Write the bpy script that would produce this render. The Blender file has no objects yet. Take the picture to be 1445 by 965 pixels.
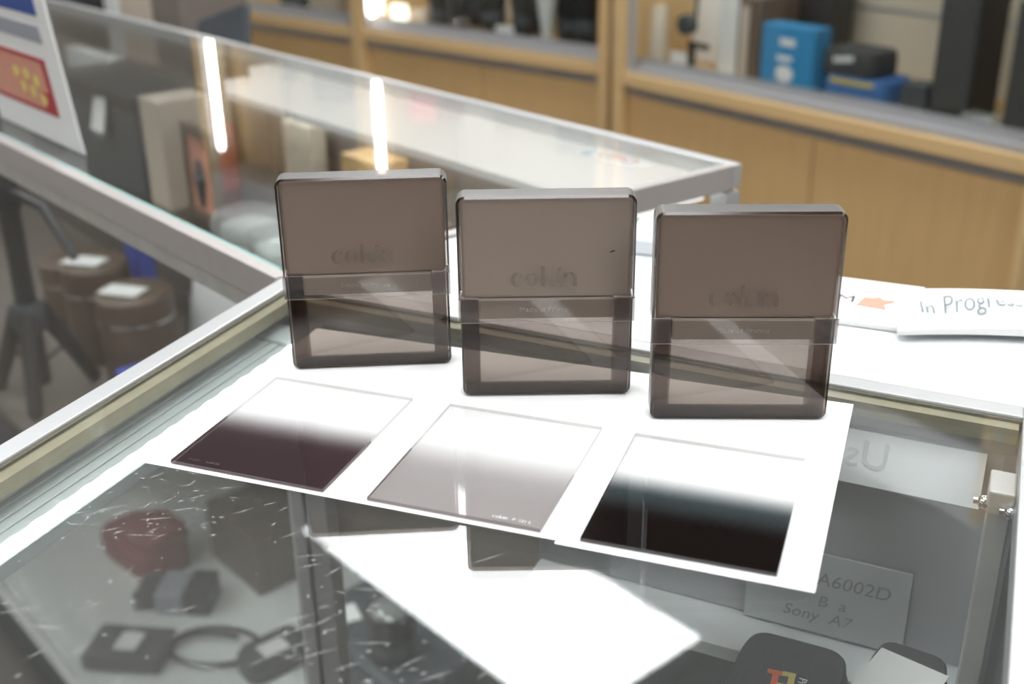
import bpy, bmesh, math, random
from mathutils import Vector, Matrix
random.seed(7)
sc = bpy.context.scene
COL = sc.collection
ZT = 0.95                      # counter height above the floor; builders below use z = 0 at the glass top
W, H, FPX = 1445.0, 965.0, 1647.57
PITCH, ROLL, CH = math.radians(23.867), math.radians(-0.8357), 0.2840

# ------------------------------------------------------------------ camera
_f = Vector((0, math.cos(PITCH), -math.sin(PITCH)))
_u = Vector((0, math.sin(PITCH), math.cos(PITCH)))
_r = Vector((1, 0, 0))
RI = math.cos(ROLL) * _r + math.sin(ROLL) * _u
UP = -math.sin(ROLL) * _r + math.cos(ROLL) * _u
FW = _f
cam = bpy.data.cameras.new('camera')
cam.sensor_width = 36.0
cam.lens = 36.0 * FPX / W
cam.clip_start = 0.01
cam.dof.use_dof = True
cam.dof.focus_distance = 0.60
cam.dof.aperture_fstop = 6.6
camo = bpy.data.objects.new('camera', cam)
COL.objects.link(camo)
m = Matrix((RI, UP, -FW)).transposed().to_4x4()
m.translation = Vector((0, 0, CH + ZT))
camo.matrix_world = m
sc.camera = camo

# ------------------------------------------------------------------ world, exposure
PANEL_L = 17.0                 # radiance of the ceiling troffers
wd = bpy.data.worlds.new('shop_world')
sc.world = wd
wd.use_nodes = True
bg = wd.node_tree.nodes['Background']
bg.inputs[0].default_value = (0.95, 0.97, 1.0, 1)
bg.inputs[1].default_value = 0.28
vs = sc.view_settings
vs.view_transform = 'Standard'
vs.look = 'None'
vs.exposure = -0.45
vs.gamma = 1.0
vs.use_curve_mapping = False
sc.cycles.transparent_max_bounces = 40
sc.cycles.max_bounces = 10
sc.cycles.transmission_bounces = 10
sc.cycles.glossy_bounces = 5
sc.cycles.caustics_reflective = False
sc.cycles.sample_clamp_indirect = 6.0

# ------------------------------------------------------------------ pixel helpers
C0 = Vector((0, 0, CH))
def ray(px, py):
    return RI * ((px - W / 2) / FPX) + UP * (-(py - H / 2) / FPX) + FW
def at(px, py, z=0.0):
    d = ray(px, py)
    return C0 + d * ((z - CH) / d.z)
def on_wall(px, py, p0, ang, depth=0.0):
    d = ray(px, py)
    n = Vector((-math.sin(ang), math.cos(ang), 0))
    t = ((Vector((p0[0], p0[1], 0)) - C0).dot(n) + depth) / d.dot(n)
    p = C0 + d * t
    q = p - Vector((p0[0], p0[1], 0))
    return q.x * math.cos(ang) + q.y * math.sin(ang), p.z

# ------------------------------------------------------------------ materials
def new_mat(name):
    mt = bpy.data.materials.new(name)
    mt.use_nodes = True
    nt = mt.node_tree
    for n in list(nt.nodes):
        if n.type != 'OUTPUT_MATERIAL':
            nt.nodes.remove(n)
    return mt, nt, nt.nodes['Material Output']
def S(name, col, rough=0.5, metal=0.0, var=0.06, scale=30.0, bump=0.0, stretch=None, coat=0.0):
    mt, nt, out = new_mat(name)
    b = nt.nodes.new('ShaderNodeBsdfPrincipled')
    b.inputs['Roughness'].default_value = rough
    b.inputs['Metallic'].default_value = metal
    b.inputs['Coat Weight'].default_value = coat
    tc = nt.nodes.new('ShaderNodeTexCoord')
    mp = nt.nodes.new('ShaderNodeMapping')
    if stretch:
        mp.inputs['Scale'].default_value = stretch
    nz = nt.nodes.new('ShaderNodeTexNoise')
    nz.inputs['Scale'].default_value = scale
    nz.inputs['Detail'].default_value = 4
    nt.links.new(tc.outputs['Object'], mp.inputs[0])
    nt.links.new(mp.outputs[0], nz.inputs['Vector'])
    mx = nt.nodes.new('ShaderNodeMix')
    mx.data_type = 'RGBA'
    c1 = [max(0, c * (1 - var)) for c in col]
    c2 = [min(1, c * (1 + var)) for c in col]
    mx.inputs[6].default_value = (*c1, 1)
    mx.inputs[7].default_value = (*c2, 1)
    nt.links.new(nz.outputs[0], mx.inputs[0])
    nt.links.new(mx.outputs[2], b.inputs['Base Color'])
    if bump:
        bp = nt.nodes.new('ShaderNodeBump')
        bp.inputs['Strength'].default_value = bump
        bp.inputs['Distance'].default_value = 0.001
        nt.links.new(nz.outputs[0], bp.inputs['Height'])
        nt.links.new(bp.outputs[0], b.inputs['Normal'])
    nt.links.new(b.outputs[0], out.inputs[0])
    return mt
def EM(name, col, st):
    mt, nt, out = new_mat(name)
    e = nt.nodes.new('ShaderNodeEmission')
    e.inputs[0].default_value = (*col, 1)
    e.inputs[1].default_value = st
    nt.links.new(e.outputs[0], out.inputs[0])
    return mt
def schlick(nt, f0=0.04, gain=1.0):
    lw = nt.nodes.new('ShaderNodeLayerWeight')
    lw.inputs[0].default_value = 0.5
    pw = nt.nodes.new('ShaderNodeMath'); pw.operation = 'POWER'
    pw.inputs[1].default_value = 5
    nt.links.new(lw.outputs['Facing'], pw.inputs[0])
    ma = nt.nodes.new('ShaderNodeMath'); ma.operation = 'MULTIPLY_ADD'
    ma.inputs[1].default_value = (1 - f0) * gain
    ma.inputs[2].default_value = f0
    nt.links.new(pw.outputs[0], ma.inputs[0])
    return ma
def GL(name, tint=(1, 1, 1), rough=0.0, f0=0.04, haze=0.0, gloss=(1, 1, 1)):
    """sheet of clear or tinted material: see-through, mirror-like by Schlick's law"""
    mt, nt, out = new_mat(name)
    tr = nt.nodes.new('ShaderNodeBsdfTransparent')
    tr.inputs[0].default_value = (*tint, 1)
    gl = nt.nodes.new('ShaderNodeBsdfGlossy')
    gl.inputs['Roughness'].default_value = rough
    gl.inputs[0].default_value = (*gloss, 1)
    mx = nt.nodes.new('ShaderNodeMixShader')
    base = tr
    if haze:
        df = nt.nodes.new('ShaderNodeBsdfDiffuse')
        df.inputs[0].default_value = (0.8, 0.82, 0.82, 1)
        hz = nt.nodes.new('ShaderNodeMixShader')
        hz.inputs[0].default_value = haze
        nt.links.new(tr.outputs[0], hz.inputs[1]); nt.links.new(df.outputs[0], hz.inputs[2])
        base = hz
    nt.links.new(schlick(nt, f0).outputs[0], mx.inputs[0])
    nt.links.new(base.outputs[0], mx.inputs[1])
    nt.links.new(gl.outputs[0], mx.inputs[2])
    nt.links.new(mx.outputs[0], out.inputs[0])
    return mt
def GRAD(name, stops):
    """graduated resin: clear at +y, dark at -y in the filter's own coordinates"""
    mt, nt, out = new_mat(name)
    tc = nt.nodes.new('ShaderNodeTexCoord')
    sp = nt.nodes.new('ShaderNodeSeparateXYZ')
    nt.links.new(tc.outputs['Object'], sp.inputs[0])
    mr = nt.nodes.new('ShaderNodeMapRange')
    mr.inputs[1].default_value = 0.05; mr.inputs[2].default_value = -0.05
    nt.links.new(sp.outputs['Y'], mr.inputs[0])
    cr = nt.nodes.new('ShaderNodeValToRGB')
    cr.color_ramp.interpolation = 'EASE'
    els = cr.color_ramp.elements
    for i, (p, c) in enumerate(stops):
        e = els[i] if i < 2 else els.new(p)
        e.position = p
        e.color = (*c, 1)
    nt.links.new(mr.outputs[0], cr.inputs[0])
    tr = nt.nodes.new('ShaderNodeBsdfTransparent')
    nt.links.new(cr.outputs[0], tr.inputs[0])
    gl = nt.nodes.new('ShaderNodeBsdfGlossy')
    gl.inputs['Roughness'].default_value = 0.0
    mx = nt.nodes.new('ShaderNodeMixShader')
    nt.links.new(schlick(nt, 0.045).outputs[0], mx.inputs[0])
    nt.links.new(tr.outputs[0], mx.inputs[1]); nt.links.new(gl.outputs[0], mx.inputs[2])
    nt.links.new(mx.outputs[0], out.inputs[0])
    return mt
M = {}
M['glass'] = GL('clear_glass', (0.985, 0.995, 0.99))
M['glass_top'] = GL('counter_glass', (0.985, 0.995, 0.99), 0.0, 0.056, haze=0.012)
M['glass_edge'] = S('glass_edge', (0.35, 0.55, 0.52), 0.15)
M['alu'] = S('brushed_aluminium', (0.66, 0.665, 0.67), 0.38, 0.55, 0.05, 60, stretch=(1, 8, 1))
M['alu_shaded'] = S('shaded_warm_aluminium', (0.56, 0.52, 0.50), 0.42, 0.4, 0.05, 60)  # darker copy; shade on the rails facing the camera put into its colour
M['alu_dark'] = S('grey_aluminium', (0.50, 0.50, 0.51), 0.4, 0.5, 0.06, 60)
M['alu_dull'] = S('scuffed_aluminium', (0.62, 0.60, 0.57), 0.5, 0.3, 0.18, 40)
M['olive'] = S('aged_sealant', (0.27, 0.245, 0.165), 0.7, 0, 0.2, 120)
M['gap'] = S('dark_groove', (0.12, 0.11, 0.08), 0.8)
M['ledcover'] = S('led_profile_plastic', (0.50, 0.54, 0.53), 0.4, 0, 0.05)
M['led'] = EM('led_light', (0.93, 0.97, 1.0), 8.0)
M['ledstrip'] = EM('led_strip_light', (0.93, 0.97, 1.0), 8.0)
M['glow_white'] = EM('glowing_housing_white', (1.0, 0.985, 0.95), 1.8)  # glow put into the housing colour to brighten its white band
M['tube'] = EM('cabinet_led_light', (1.0, 0.97, 0.90), 45.0)
M['panel'] = EM('troffer_light', (0.96, 0.985, 1.0), PANEL_L)
M['paper'] = S('white_paper', (0.87, 0.87, 0.86), 0.75, 0, 0.008, 8)
M['paper_grey'] = S('grey_paper', (0.80, 0.86, 0.87), 0.8, 0, 0.02)
M['tablew'] = S('white_table', (0.74, 0.765, 0.775), 0.5, 0, 0.015, 10)
M['white'] = S('white_laminate', (0.84, 0.86, 0.86), 0.5, 0, 0.015, 10)
M['bright'] = S('bright_white_board', (0.93, 0.94, 0.94), 0.5, 0, 0.01)
M['maroon'] = S('maroon_cloth', (0.24, 0.055, 0.06), 0.9, 0, 0.15)
M['tag'] = S('white_tag', (0.85, 0.85, 0.83), 0.7, 0, 0.02)
M['wood'] = S('maple_veneer', (0.63, 0.41, 0.185), 0.45, 0, 0.14, 9, stretch=(5, 5, 0.6))
M['wood_edge'] = S('maple_edge', (0.66, 0.455, 0.225), 0.45, 0, 0.1, 9, stretch=(0.6, 5, 5))
M['black'] = S('black_plastic', (0.022, 0.023, 0.025), 0.45, 0, 0.2)
M['charcoal'] = S('charcoal_board', (0.06, 0.07, 0.08), 0.55, 0, 0.2)
M['rubber'] = S('black_fabric', (0.055, 0.057, 0.056), 0.85, 0, 0.35, 400, 0.6)
M['brown'] = S('brown_leather', (0.13, 0.095, 0.07), 0.45, 0, 0.2, 25)
M['card'] = S('beige_card', (0.56, 0.48, 0.39), 0.75, 0, 0.06)
M['cream'] = S('cream_panel', (0.62, 0.55, 0.44), 0.6, 0, 0.04)
M['wall'] = S('wall_paint', (0.58, 0.54, 0.48), 0.85, 0, 0.03, 3)
M['ceil'] = S('ceiling_tile', (0.62, 0.62, 0.61), 0.9, 0, 0.03, 40)
M['floor'] = S('vinyl_floor', (0.11, 0.095, 0.082), 0.45, 0, 0.15, 6)
M['taupe'] = S('taupe_panel', (0.20, 0.17, 0.15), 0.6, 0, 0.1)
M['greyp'] = S('grey_panel', (0.64, 0.66, 0.69), 0.6, 0, 0.06)
M['darkp'] = S('dark_grey_panel', (0.085, 0.095, 0.095), 0.6, 0, 0.25, 20)
M['deck'] = S('white_deck', (0.84, 0.86, 0.84), 0.6, 0, 0.03)
M['blue'] = S('blue_card', (0.03, 0.27, 0.55), 0.45, 0, 0.05)
M['navy'] = S('blue_fabric', (0.05, 0.16, 0.42), 0.7, 0, 0.15)
M['cobalt'] = S('cobalt_plastic', (0.08, 0.12, 0.50), 0.5, 0, 0.1)
M['yellow'] = S('yellow_trim', (0.60, 0.47, 0.05), 0.6)
M['gold'] = S('gold_print', (0.75, 0.60, 0.18), 0.6, 0, 0.2, 80)
M['red'] = S('red_print', (0.45, 0.05, 0.06), 0.6, 0, 0.1)
M['orange'] = S('orange_print', (0.85, 0.16, 0.05), 0.6)
M['pink'] = S('salmon_print', (0.70, 0.33, 0.24), 0.6)
M['ink'] = S('dark_ink', (0.05, 0.05, 0.06), 0.7)
M['faint'] = S('faint_print', (0.68, 0.70, 0.71), 0.8)
M['pencil'] = S('grey_pen', (0.40, 0.44, 0.46), 0.8)
M['chrome'] = S('chrome', (0.8, 0.8, 0.8), 0.12, 1.0, 0.02)
M['banner'] = S('blue_banner', (0.05, 0.10, 0.34), 0.6)
M['greyb'] = S('grey_banner', (0.36, 0.38, 0.43), 0.6)
M['clearbag'] = GL('clear_wrap', (0.93, 0.95, 0.94), 0.15, 0.06, haze=0.25)
M['frost'] = S('frosted_white', (0.75, 0.77, 0.75), 0.35, 0, 0.1, 20)
# smoked plastic of the filter boxes
TS = (0.782, 0.748, 0.724)
M['smoke'] = GL('smoked_plastic', TS, 0.02, 0.036)
M['smoke_base'] = GL('smoked_plastic_base', (0.745, 0.712, 0.690), 0.03, 0.04)
M['smoke_lid'] = GL('smoked_plastic_lid', TS, 0.22, 0.036)
M['smoke_rim'] = GL('smoked_plastic_edge', (0.17, 0.145, 0.135), 0.12, 0.04)  # dark tint stands in for light bending at the rounded edges
M['smoke_side'] = GL('smoked_plastic_side', (0.38, 0.34, 0.325), 0.40, 0.03, haze=0.05)
M['smoke_rib'] = GL('smoked_plastic_rib', (0.70, 0.655, 0.635), 0.1, 0.03)
M['tape'] = GL('clear_tape', (0.94, 0.93, 0.92), 0.05, 0.05, haze=0.025)
M['tape_edge'] = S('tape_edge', (0.42, 0.39, 0.37), 0.4)
M['foam_a'] = S('taupe_foam', (0.72, 0.62, 0.555), 0.95, 0, 0.04, 15)
M['foam_b'] = S('grey_foam', (0.96, 0.91, 0.85), 0.95, 0, 0.04, 15)
M['emboss'] = GL('raised_plastic', (0.84, 0.82, 0.80), 0.25, 0.07)
M['emboss2'] = GL('raised_plastic_small', (0.80, 0.78, 0.76), 0.3, 0.08, haze=0.10)

# ------------------------------------------------------------------ mesh helpers
class MB:
    def __init__(s):
        s.v, s.f, s.m = [], [], []
    def add(s, vs_, fs, mi=0):
        o = len(s.v)
        s.v += [tuple(x) for x in vs_]
        s.f += [tuple(i + o for i in q) for q in fs]
        s.m += [mi] * len(fs)
        return s
    def box(s, x0, x1, y0, y1, z0, z1, mi=0):
        return s.add([(x0, y0, z0), (x1, y0, z0), (x1, y1, z0), (x0, y1, z0), (x0, y0, z1), (x1, y0, z1), (x1, y1, z1), (x0, y1, z1)],
                     [(3, 2, 1, 0), (4, 5, 6, 7), (0, 1, 5, 4), (1, 2, 6, 5), (2, 3, 7, 6), (3, 0, 4, 7)], mi)
    def prism(s, poly, z0, z1, mi=0):
        n = len(poly)
        return s.add([(p[0], p[1], z0) for p in poly] + [(p[0], p[1], z1) for p in poly],
                     [tuple(range(n))[::-1], tuple(range(n, 2 * n))] + [(i, (i + 1) % n, n + (i + 1) % n, n + i) for i in range(n)], mi)
    def lathe(s, prof, n=24, mi=0, c=(0, 0, 0)):
        vs_ = []
        for r, z in prof:
            for k in range(n):
                a = 2 * math.pi * k / n
                vs_.append((c[0] + r * math.cos(a), c[1] + r * math.sin(a), c[2] + z))
        fs = []
        for i in range(len(prof) - 1):
            for k in range(n):
                fs.append((i * n + k, i * n + (k + 1) % n, (i + 1) * n + (k + 1) % n, (i + 1) * n + k))
        fs.append(tuple(range(n))[::-1])
        fs.append(tuple(range((len(prof) - 1) * n, len(prof) * n)))
        return s.add(vs_, fs, mi)
    def tube(s, pts, r, n=10, mi=0):
        pts = [Vector(p) for p in pts]
        rs = r if isinstance(r, (list, tuple)) else [r] * len(pts)
        vs_ = []
        up0 = None
        for i, p in enumerate(pts):
            d = (pts[min(i + 1, len(pts) - 1)] - pts[max(i - 1, 0)]).normalized()
            u = up0 if up0 is not None else (Vector((0, 0, 1)) if abs(d.z) < 0.9 else Vector((1, 0, 0)))
            x = d.cross(u).normalized(); y = x.cross(d).normalized()
            up0 = y
            for k in range(n):
                a = 2 * math.pi * k / n
                vs_.append(p + (x * math.cos(a) + y * math.sin(a)) * rs[i])
        fs = [(i * n + k, i * n + (k + 1) % n, (i + 1) * n + (k + 1) % n, (i + 1) * n + k) for i in range(len(pts) - 1) for k in range(n)]
        fs += [tuple(range(n))[::-1], tuple(range((len(pts) - 1) * n, len(pts) * n))]
        return s.add(vs_, fs, mi)
    def sphere(s, c, r, n=14, mi=0, sz=1.0):
        prof = [(max(1e-5, r * math.sin(math.pi * k / 8)), -r * sz * math.cos(math.pi * k / 8)) for k in range(9)]
        return s.lathe(prof, n, mi, c)
    def build(s, name, mats, parent=None, bevel=0.0, seg=2, smooth=False, loc=None, rz=0.0):
        me = bpy.data.meshes.new(name)
        me.from_pydata(s.v, [], s.f)
        for mt in (mats if isinstance(mats, (list, tuple)) else [mats]):
            me.materials.append(M[mt] if isinstance(mt, str) else mt)
        for p, mi in zip(me.polygons, s.m):
            p.material_index = mi
        bm = bmesh.new(); bm.from_mesh(me)
        bmesh.ops.recalc_face_normals(bm, faces=bm.faces)
        if bevel:
            es = [e for e in bm.edges if len(e.link_faces) == 2 and e.calc_face_angle(0) > 0.5]
            bmesh.ops.bevel(bm, geom=es, offset=bevel, segments=seg, profile=0.5, affect='EDGES', clamp_overlap=True)
        bm.to_mesh(me); bm.free()
        if smooth:
            for p in me.polygons:
                p.use_smooth = True
            try:
                me.set_sharp_from_angle(angle=0.7)
            except Exception:
                pass
        o = bpy.data.objects.new(name, me)
        COL.objects.link(o)
        if parent is not None:
            o.parent = parent
        if loc is not None:
            o.location = loc
        o.rotation_euler = (0, 0, rz)
        return o
def tag(o, label=None, cat=None, group=None, kind=None):
    if label: o['label'] = label
    if cat: o['category'] = cat
    if group: o['group'] = group
    if kind: o['kind'] = kind
    return o
def empty(name, loc, rz=0.0):
    o = bpy.data.objects.new(name, None)
    o.empty_display_size = 0.05
    COL.objects.link(o)
    o.location = loc
    o.rotation_euler = (0, 0, rz)
    return o
def text(name, body, size, mat, parent=None, mtx=None, ext=0.0002, shear=0.0, align='LEFT', sx=1.0):
    cu = bpy.data.curves.new(name, 'FONT')
    cu.body = body; cu.size = size; cu.extrude = ext; cu.shear = shear; cu.align_x = align
    cu.resolution_u = 3
    tmp = bpy.data.objects.new(name + '_tmp', cu)
    COL.objects.link(tmp)
    dg = bpy.context.evaluated_depsgraph_get()
    me = bpy.data.meshes.new_from_object(tmp.evaluated_get(dg))
    bpy.data.objects.remove(tmp); bpy.data.curves.remove(cu)
    me.materials.clear(); me.materials.append(M[mat])
    if sx != 1.0:
        me.transform(Matrix.Diagonal((sx, 1, 1, 1)))
    if mtx is not None:
        me.transform(mtx)
    o = bpy.data.objects.new(name, me)
    COL.objects.link(o)
    if parent is not None:
        o.parent = parent
    return o
def frame_m(origin, x, y):
    x = Vector(x).normalized(); y = Vector(y).normalized(); z = x.cross(y)
    mm = Matrix((x, y, z)).transposed().to_4x4()
    mm.translation = Vector(origin)
    return mm
def pillow(w, d, h, r, n=8, e=2.6):
    """soft rounded block: superellipse plan with domed top, base at z=0"""
    mb = MB(); N_ = 40
    rings = [(0.0, 0.93), (0.12, 1.0), (0.6, 1.0), (0.85, 0.95), (0.97, 0.85), (1.0, 0.6)]
    vs_ = []
    for z, k in rings:
        for i in range(N_):
            a = 2 * math.pi * i / N_
            c, s_ = math.cos(a), math.sin(a)
            x = math.copysign(abs(c) ** (2 / e / 1.6), c) * w / 2
            y = math.copysign(abs(s_) ** (2 / e / 1.6), s_) * d / 2
            kk = 1 - (1 - k) * 2 * r / min(w, d) * 2
            vs_.append((x * kk, y * kk, z * h))
    fs = [(j * N_ + i, j * N_ + (i + 1) % N_, (j + 1) * N_ + (i + 1) % N_, (j + 1) * N_ + i) for j in range(len(rings) - 1) for i in range(N_)]
    fs += [tuple(range(N_))[::-1], tuple(range((len(rings) - 1) * N_, len(rings) * N_))]
    return mb.add(vs_, fs)

# room axes: A runs along the second counter, N away from the camera across it
AA, NA = math.radians(131), math.radians(41)
AV, NV = Vector((math.cos(AA), math.sin(AA), 0)), Vector((math.cos(NA), math.sin(NA), 0))
Q0 = Vector((-0.157, 0.758, 0))
def an(a, n, z=0.0):
    return Q0 + AV * a + NV * n + Vector((0, 0, z))
def an_of(px, py, z):
    p = at(px, py, z) - Q0
    return p.dot(AV), p.dot(NV)

# ================================================================== SETTING
def slab(name, pts, z0, z1, mat):
    o = MB().prism([(p.x, p.y) for p in pts], z0, z1).build(name, mat)
    tag(o, kind='structure'); return o
RA0, RA1, RN0, RN1 = -3.6, 4.8, -3.4, 3.1
cor = lambda a0, a1, n0, n1: [an(a0, n0), an(a1, n0), an(a1, n1), an(a0, n1)]
slab('floor', cor(RA0, RA1, RN0, RN1), -1.0, -0.95, 'floor')
CZ = 1.75
slab('ceiling', cor(RA0, RA1, RN0, RN1), CZ + 0.02, CZ + 0.08, 'ceil')
slab('wall_back', cor(RA0, RA1, RN1, RN1 + 0.08), -0.95, CZ + 0.02, 'wall')
slab('wall_front', cor(RA0, RA1, RN0 - 0.08, RN0), -0.95, CZ + 0.02, 'wall')
slab('wall_left', cor(RA1, RA1 + 0.08, RN0, RN1), -0.95, CZ + 0.02, 'wall')
slab('wall_right', cor(RA0 - 0.08, RA0, RN0, RN1), -0.95, CZ + 0.02, 'wall')
# ceiling troffers 0.52 x 1.2
fr = MB()
fr.box(-0.29, 0.29, -0.63, -0.60, -0.006, 0.02).box(-0.29, 0.29, 0.60, 0.63, -0.006, 0.02)
fr.box(-0.29, -0.26, -0.60, 0.60, -0.006, 0.02).box(0.26, 0.29, -0.60, 0.60, -0.006, 0.02)
df = MB().box(-0.26, 0.26, -0.60, 0.60, 0.0, 0.015)
first = None
for a, n in [(1.545, 1.44), (-0.28, 1.44), (-2.1, 1.44), (1.545, -0.2), (-0.28, -0.2), (-2.1, -0.2), (1.545, -1.84), (-0.28, -1.84)]:
    p = an(a, n, CZ)
    t = empty('ceiling_light', p, NA)
    tag(t, 'rectangular white ceiling light panel set in the ceiling', 'ceiling light', 'ceiling light panels over the shop')
    if first is None:
        f1 = fr.build('frame', 'white', t); d1 = df.build('diffuser', 'panel', t); first = (f1, d1)
    else:
        for s_ in first:
            c = s_.copy(); COL.objects.link(c); c.parent = t

# ================================================================== FRONT COUNTER (skewed a little, as the photograph shows)
P0 = Vector((-0.158, 0.756, 0))
UA, VA = math.radians(-26.0), math.radians(66.6)
UV, VV = Vector((math.cos(UA), math.sin(UA), 0)), Vector((math.cos(VA), math.sin(VA), 0))
def c1(u, v, z=0.0):
    return P0 + UV * u + VV * v + Vector((0, 0, z))
def c1box(mb, u0, u1, v0, v1, z0, z1, mi=0, o=Vector((0, 0, 0))):
    P = [c1(u0, v0, z0), c1(u1, v0, z0), c1(u1, v1, z0), c1(u0, v1, z0), c1(u0, v0, z1), c1(u1, v0, z1), c1(u1, v1, z1), c1(u0, v1, z1)]
    return mb.add([p - o for p in P], [(3, 2, 1, 0), (4, 5, 6, 7), (0, 1, 5, 4), (1, 2, 6, 5), (2, 3, 7, 6), (3, 0, 4, 7)], mi)
UW, VL = 0.490, -1.15
o1 = c1(UW / 2, VL / 2, -0.95)
ctr1 = empty('glass_counter', o1)
tag(ctr1, 'glass display counter with aluminium rim carrying the filters and smoked boxes', 'counter')
def part1(name, boxes, mat, bevel=0.0):
    mb = MB()
    for b in boxes:
        c1box(mb, *b, o=o1)
    return mb.build(name, mat, ctr1, bevel)
part1('rim_rail', [(0.0, 0.0135, VL, 0, -0.022, 0.001)], 'alu', 0.0008)
part1('rim_rail', [(0.0135, 0.4755, -0.0145, -0.002, -0.022, 0.001)], 'alu', 0.0008)
part1('rim_rail', [(0.4755, UW, VL, 0, -0.022, 0.001)], 'alu', 0.0008)
part1('rim_rail', [(0.0135, 0.4755, VL, VL + 0.013, -0.022, 0.001)], 'alu', 0.0008)
part1('groove', [(0.0135, 0.0158, VL + 0.013, -0.0145, -0.0024, -0.0008)], 'gap')
part1('groove', [(0.0160, 0.4755, -0.0163, -0.0145, -0.0024, -0.0008)], 'gap')
part1('sealant', [(0.0136, 0.0240, VL + 0.013, -0.016, -0.011, -0.0025)], 'olive')
part1('sealant', [(0.0230, 0.4740, -0.0240, -0.0145, -0.011, -0.0025)], 'olive')
top = part1('glass_top', [(0.0160, 0.4755, VL + 0.013, -0.0165, -0.0045, -0.0005)], 'glass_top')
# scratches and specks worn into the glass
sm = MB()
for k in range(230):
    px, py = random.choice([(random.uniform(0, 420), random.uniform(680, 965)), (random.uniform(60, 330), random.uniform(640, 760)), (random.uniform(430, 700), random.uniform(780, 965))])
    p = at(px, py, -0.0004) - o1
    q = at(px, py, -0.0004) - P0
    L_ = random.choice([0.0012, 0.002, 0.003, 0.006, 0.010, 0.018]) * random.uniform(0.5, 1.2)
    a = random.gauss(0.35, 0.5)
    w_ = 0.00010 if L_ > 0.004 else 0.00018
    dx, dy = math.cos(a) * L_ / 2, math.sin(a) * L_ / 2
    nx, ny = -math.sin(a) * w_, math.cos(a) * w_
    uu = q.x * 0.89 - q.y * 0.44
    if uu < 0.075: continue
    z = p.z
    sm.add([(p.x - dx, p.y - dy, z), (p.x + nx, p.y + ny, z), (p.x + dx, p.y + dy, z), (p.x - nx, p.y - ny, z)], [(0, 1, 2, 3)])
so = sm.build('scratches', 'frost', top); so.location = (0, 0, 0); tag(so, kind='stuff')
part1('side_glass', [(0.003, 0.008, VL + 0.02, -0.022, -0.90, -0.024)], 'glass')
part1('corner_post', [(0.0, 0.010, -0.016, -0.001, -0.95, -0.022), (0.014, 0.030, -0.016, -0.001, -0.95, -0.022), (0.010, 0.014, -0.010, -0.001, -0.95, -0.022)], 'alu_dark')
part1('corner_post', [(UW - 0.02, UW, -0.02, 0, -0.95, -0.022)], 'alu_dark')
part1('corner_post', [(0, 0.02, VL, VL + 0.02, -0.95, -0.022)], 'alu_dark')
part1('corner_post', [(UW - 0.02, UW, VL, VL + 0.02, -0.95, -0.022)], 'alu_dark')
part1('back_panel', [(0.20, 0.470, -0.012, -0.006, -0.165, -0.022)], 'greyp')
part1('back_glass', [(0.030, 0.25, -0.012, -0.006, -0.60, -0.022)], 'glass')
part1('back_ledge', [(0.20, 0.470, -0.050, -0.006, -0.175, -0.166)], 'white')
part1('lower_back_panel', [(0.25, 0.470, -0.012, -0.006, -0.95, -0.176)], 'darkp')
part1('right_panel', [(UW - 0.010, UW - 0.004, VL + 0.02, -0.02, -0.95, -0.022)], 'darkp')
part1('front_panel', [(0.02, UW - 0.02, VL + 0.004, VL + 0.012, -0.95, -0.022)], 'darkp')
part1('deck', [(0.02, UW - 0.012, VL + 0.02, -0.02, -0.80, -0.77)], 'darkp')
part1('glass_shelf', [(0.30, UW - 0.012, VL + 0.05, -0.051, -0.1725, -0.1662)], 'glass')
# LED bar under the left rim
LZ = -0.0200
bar = part1('led_profile', [(0.0110 + 0.0071 * k, 0.0176 + 0.0071 * k, VL + 0.03, -0.055, LZ - 0.009, LZ - 0.0006 * k) for k in range(4)] + [(0.0110, 0.0389, VL + 0.03, -0.055, LZ - 0.011, LZ - 0.0092)], 'ledcover', 0.0004)
part1('led_end_cap', [(0.0100, 0.0400, -0.055, -0.030, LZ - 0.012, LZ + 0.0012)], 'ledcover', 0.002)
part1('led_strip', [(0.0400, 0.0490, VL + 0.03, -0.045, LZ - 0.009, LZ - 0.0040)], 'ledstrip')
part1('led_lip', [(0.0492, 0.0505, VL + 0.03, -0.045, LZ - 0.011, LZ - 0.0030)], 'ledcover')
dm = MB().sphere((0, 0, 0), 0.0100, 16, 0, 0.28)  # diodes as glowing domes, sized to draw their scalloped pools of light
d0 = None
for k in range(32):
    p = c1(0.0425, -0.055 - k * 0.0170, LZ - 0.0034)
    if d0 is None:
        d0 = dm.build('led_diode_glow', 'led', ctr1, smooth=True); d = d0
    else:
        d = d0.copy(); COL.objects.link(d); d.parent = ctr1
    d.location = p - o1; d.scale = (0.50, 1, 1); d.rotation_euler = (0, 0, UA)
# upright with cap and bolts at the right
part1('shelf_upright', [(0.4640, 0.4745, -0.0805, -0.0600, -0.95, -0.020)], 'alu_dull', 0.0008)
part1('upright_cap', [(0.4632, 0.4755, -0.0815, -0.0585, -0.0215, -0.0085)], 'alu', 0.0012)
for (u, v) in ((0.4622, -0.078), (0.4742, -0.0835)):
    mb = MB(); p = c1(u, v, -0.017) - o1
    mb.sphere((0, 0, 0), 0.0036, 12).tube([(-0.005, 0, 0), (0.004, 0, 0)], 0.0018)
    b = mb.build('bolt', 'chrome', ctr1, smooth=True); b.location = p; b.rotation_euler = (0, 0, UA)

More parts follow.
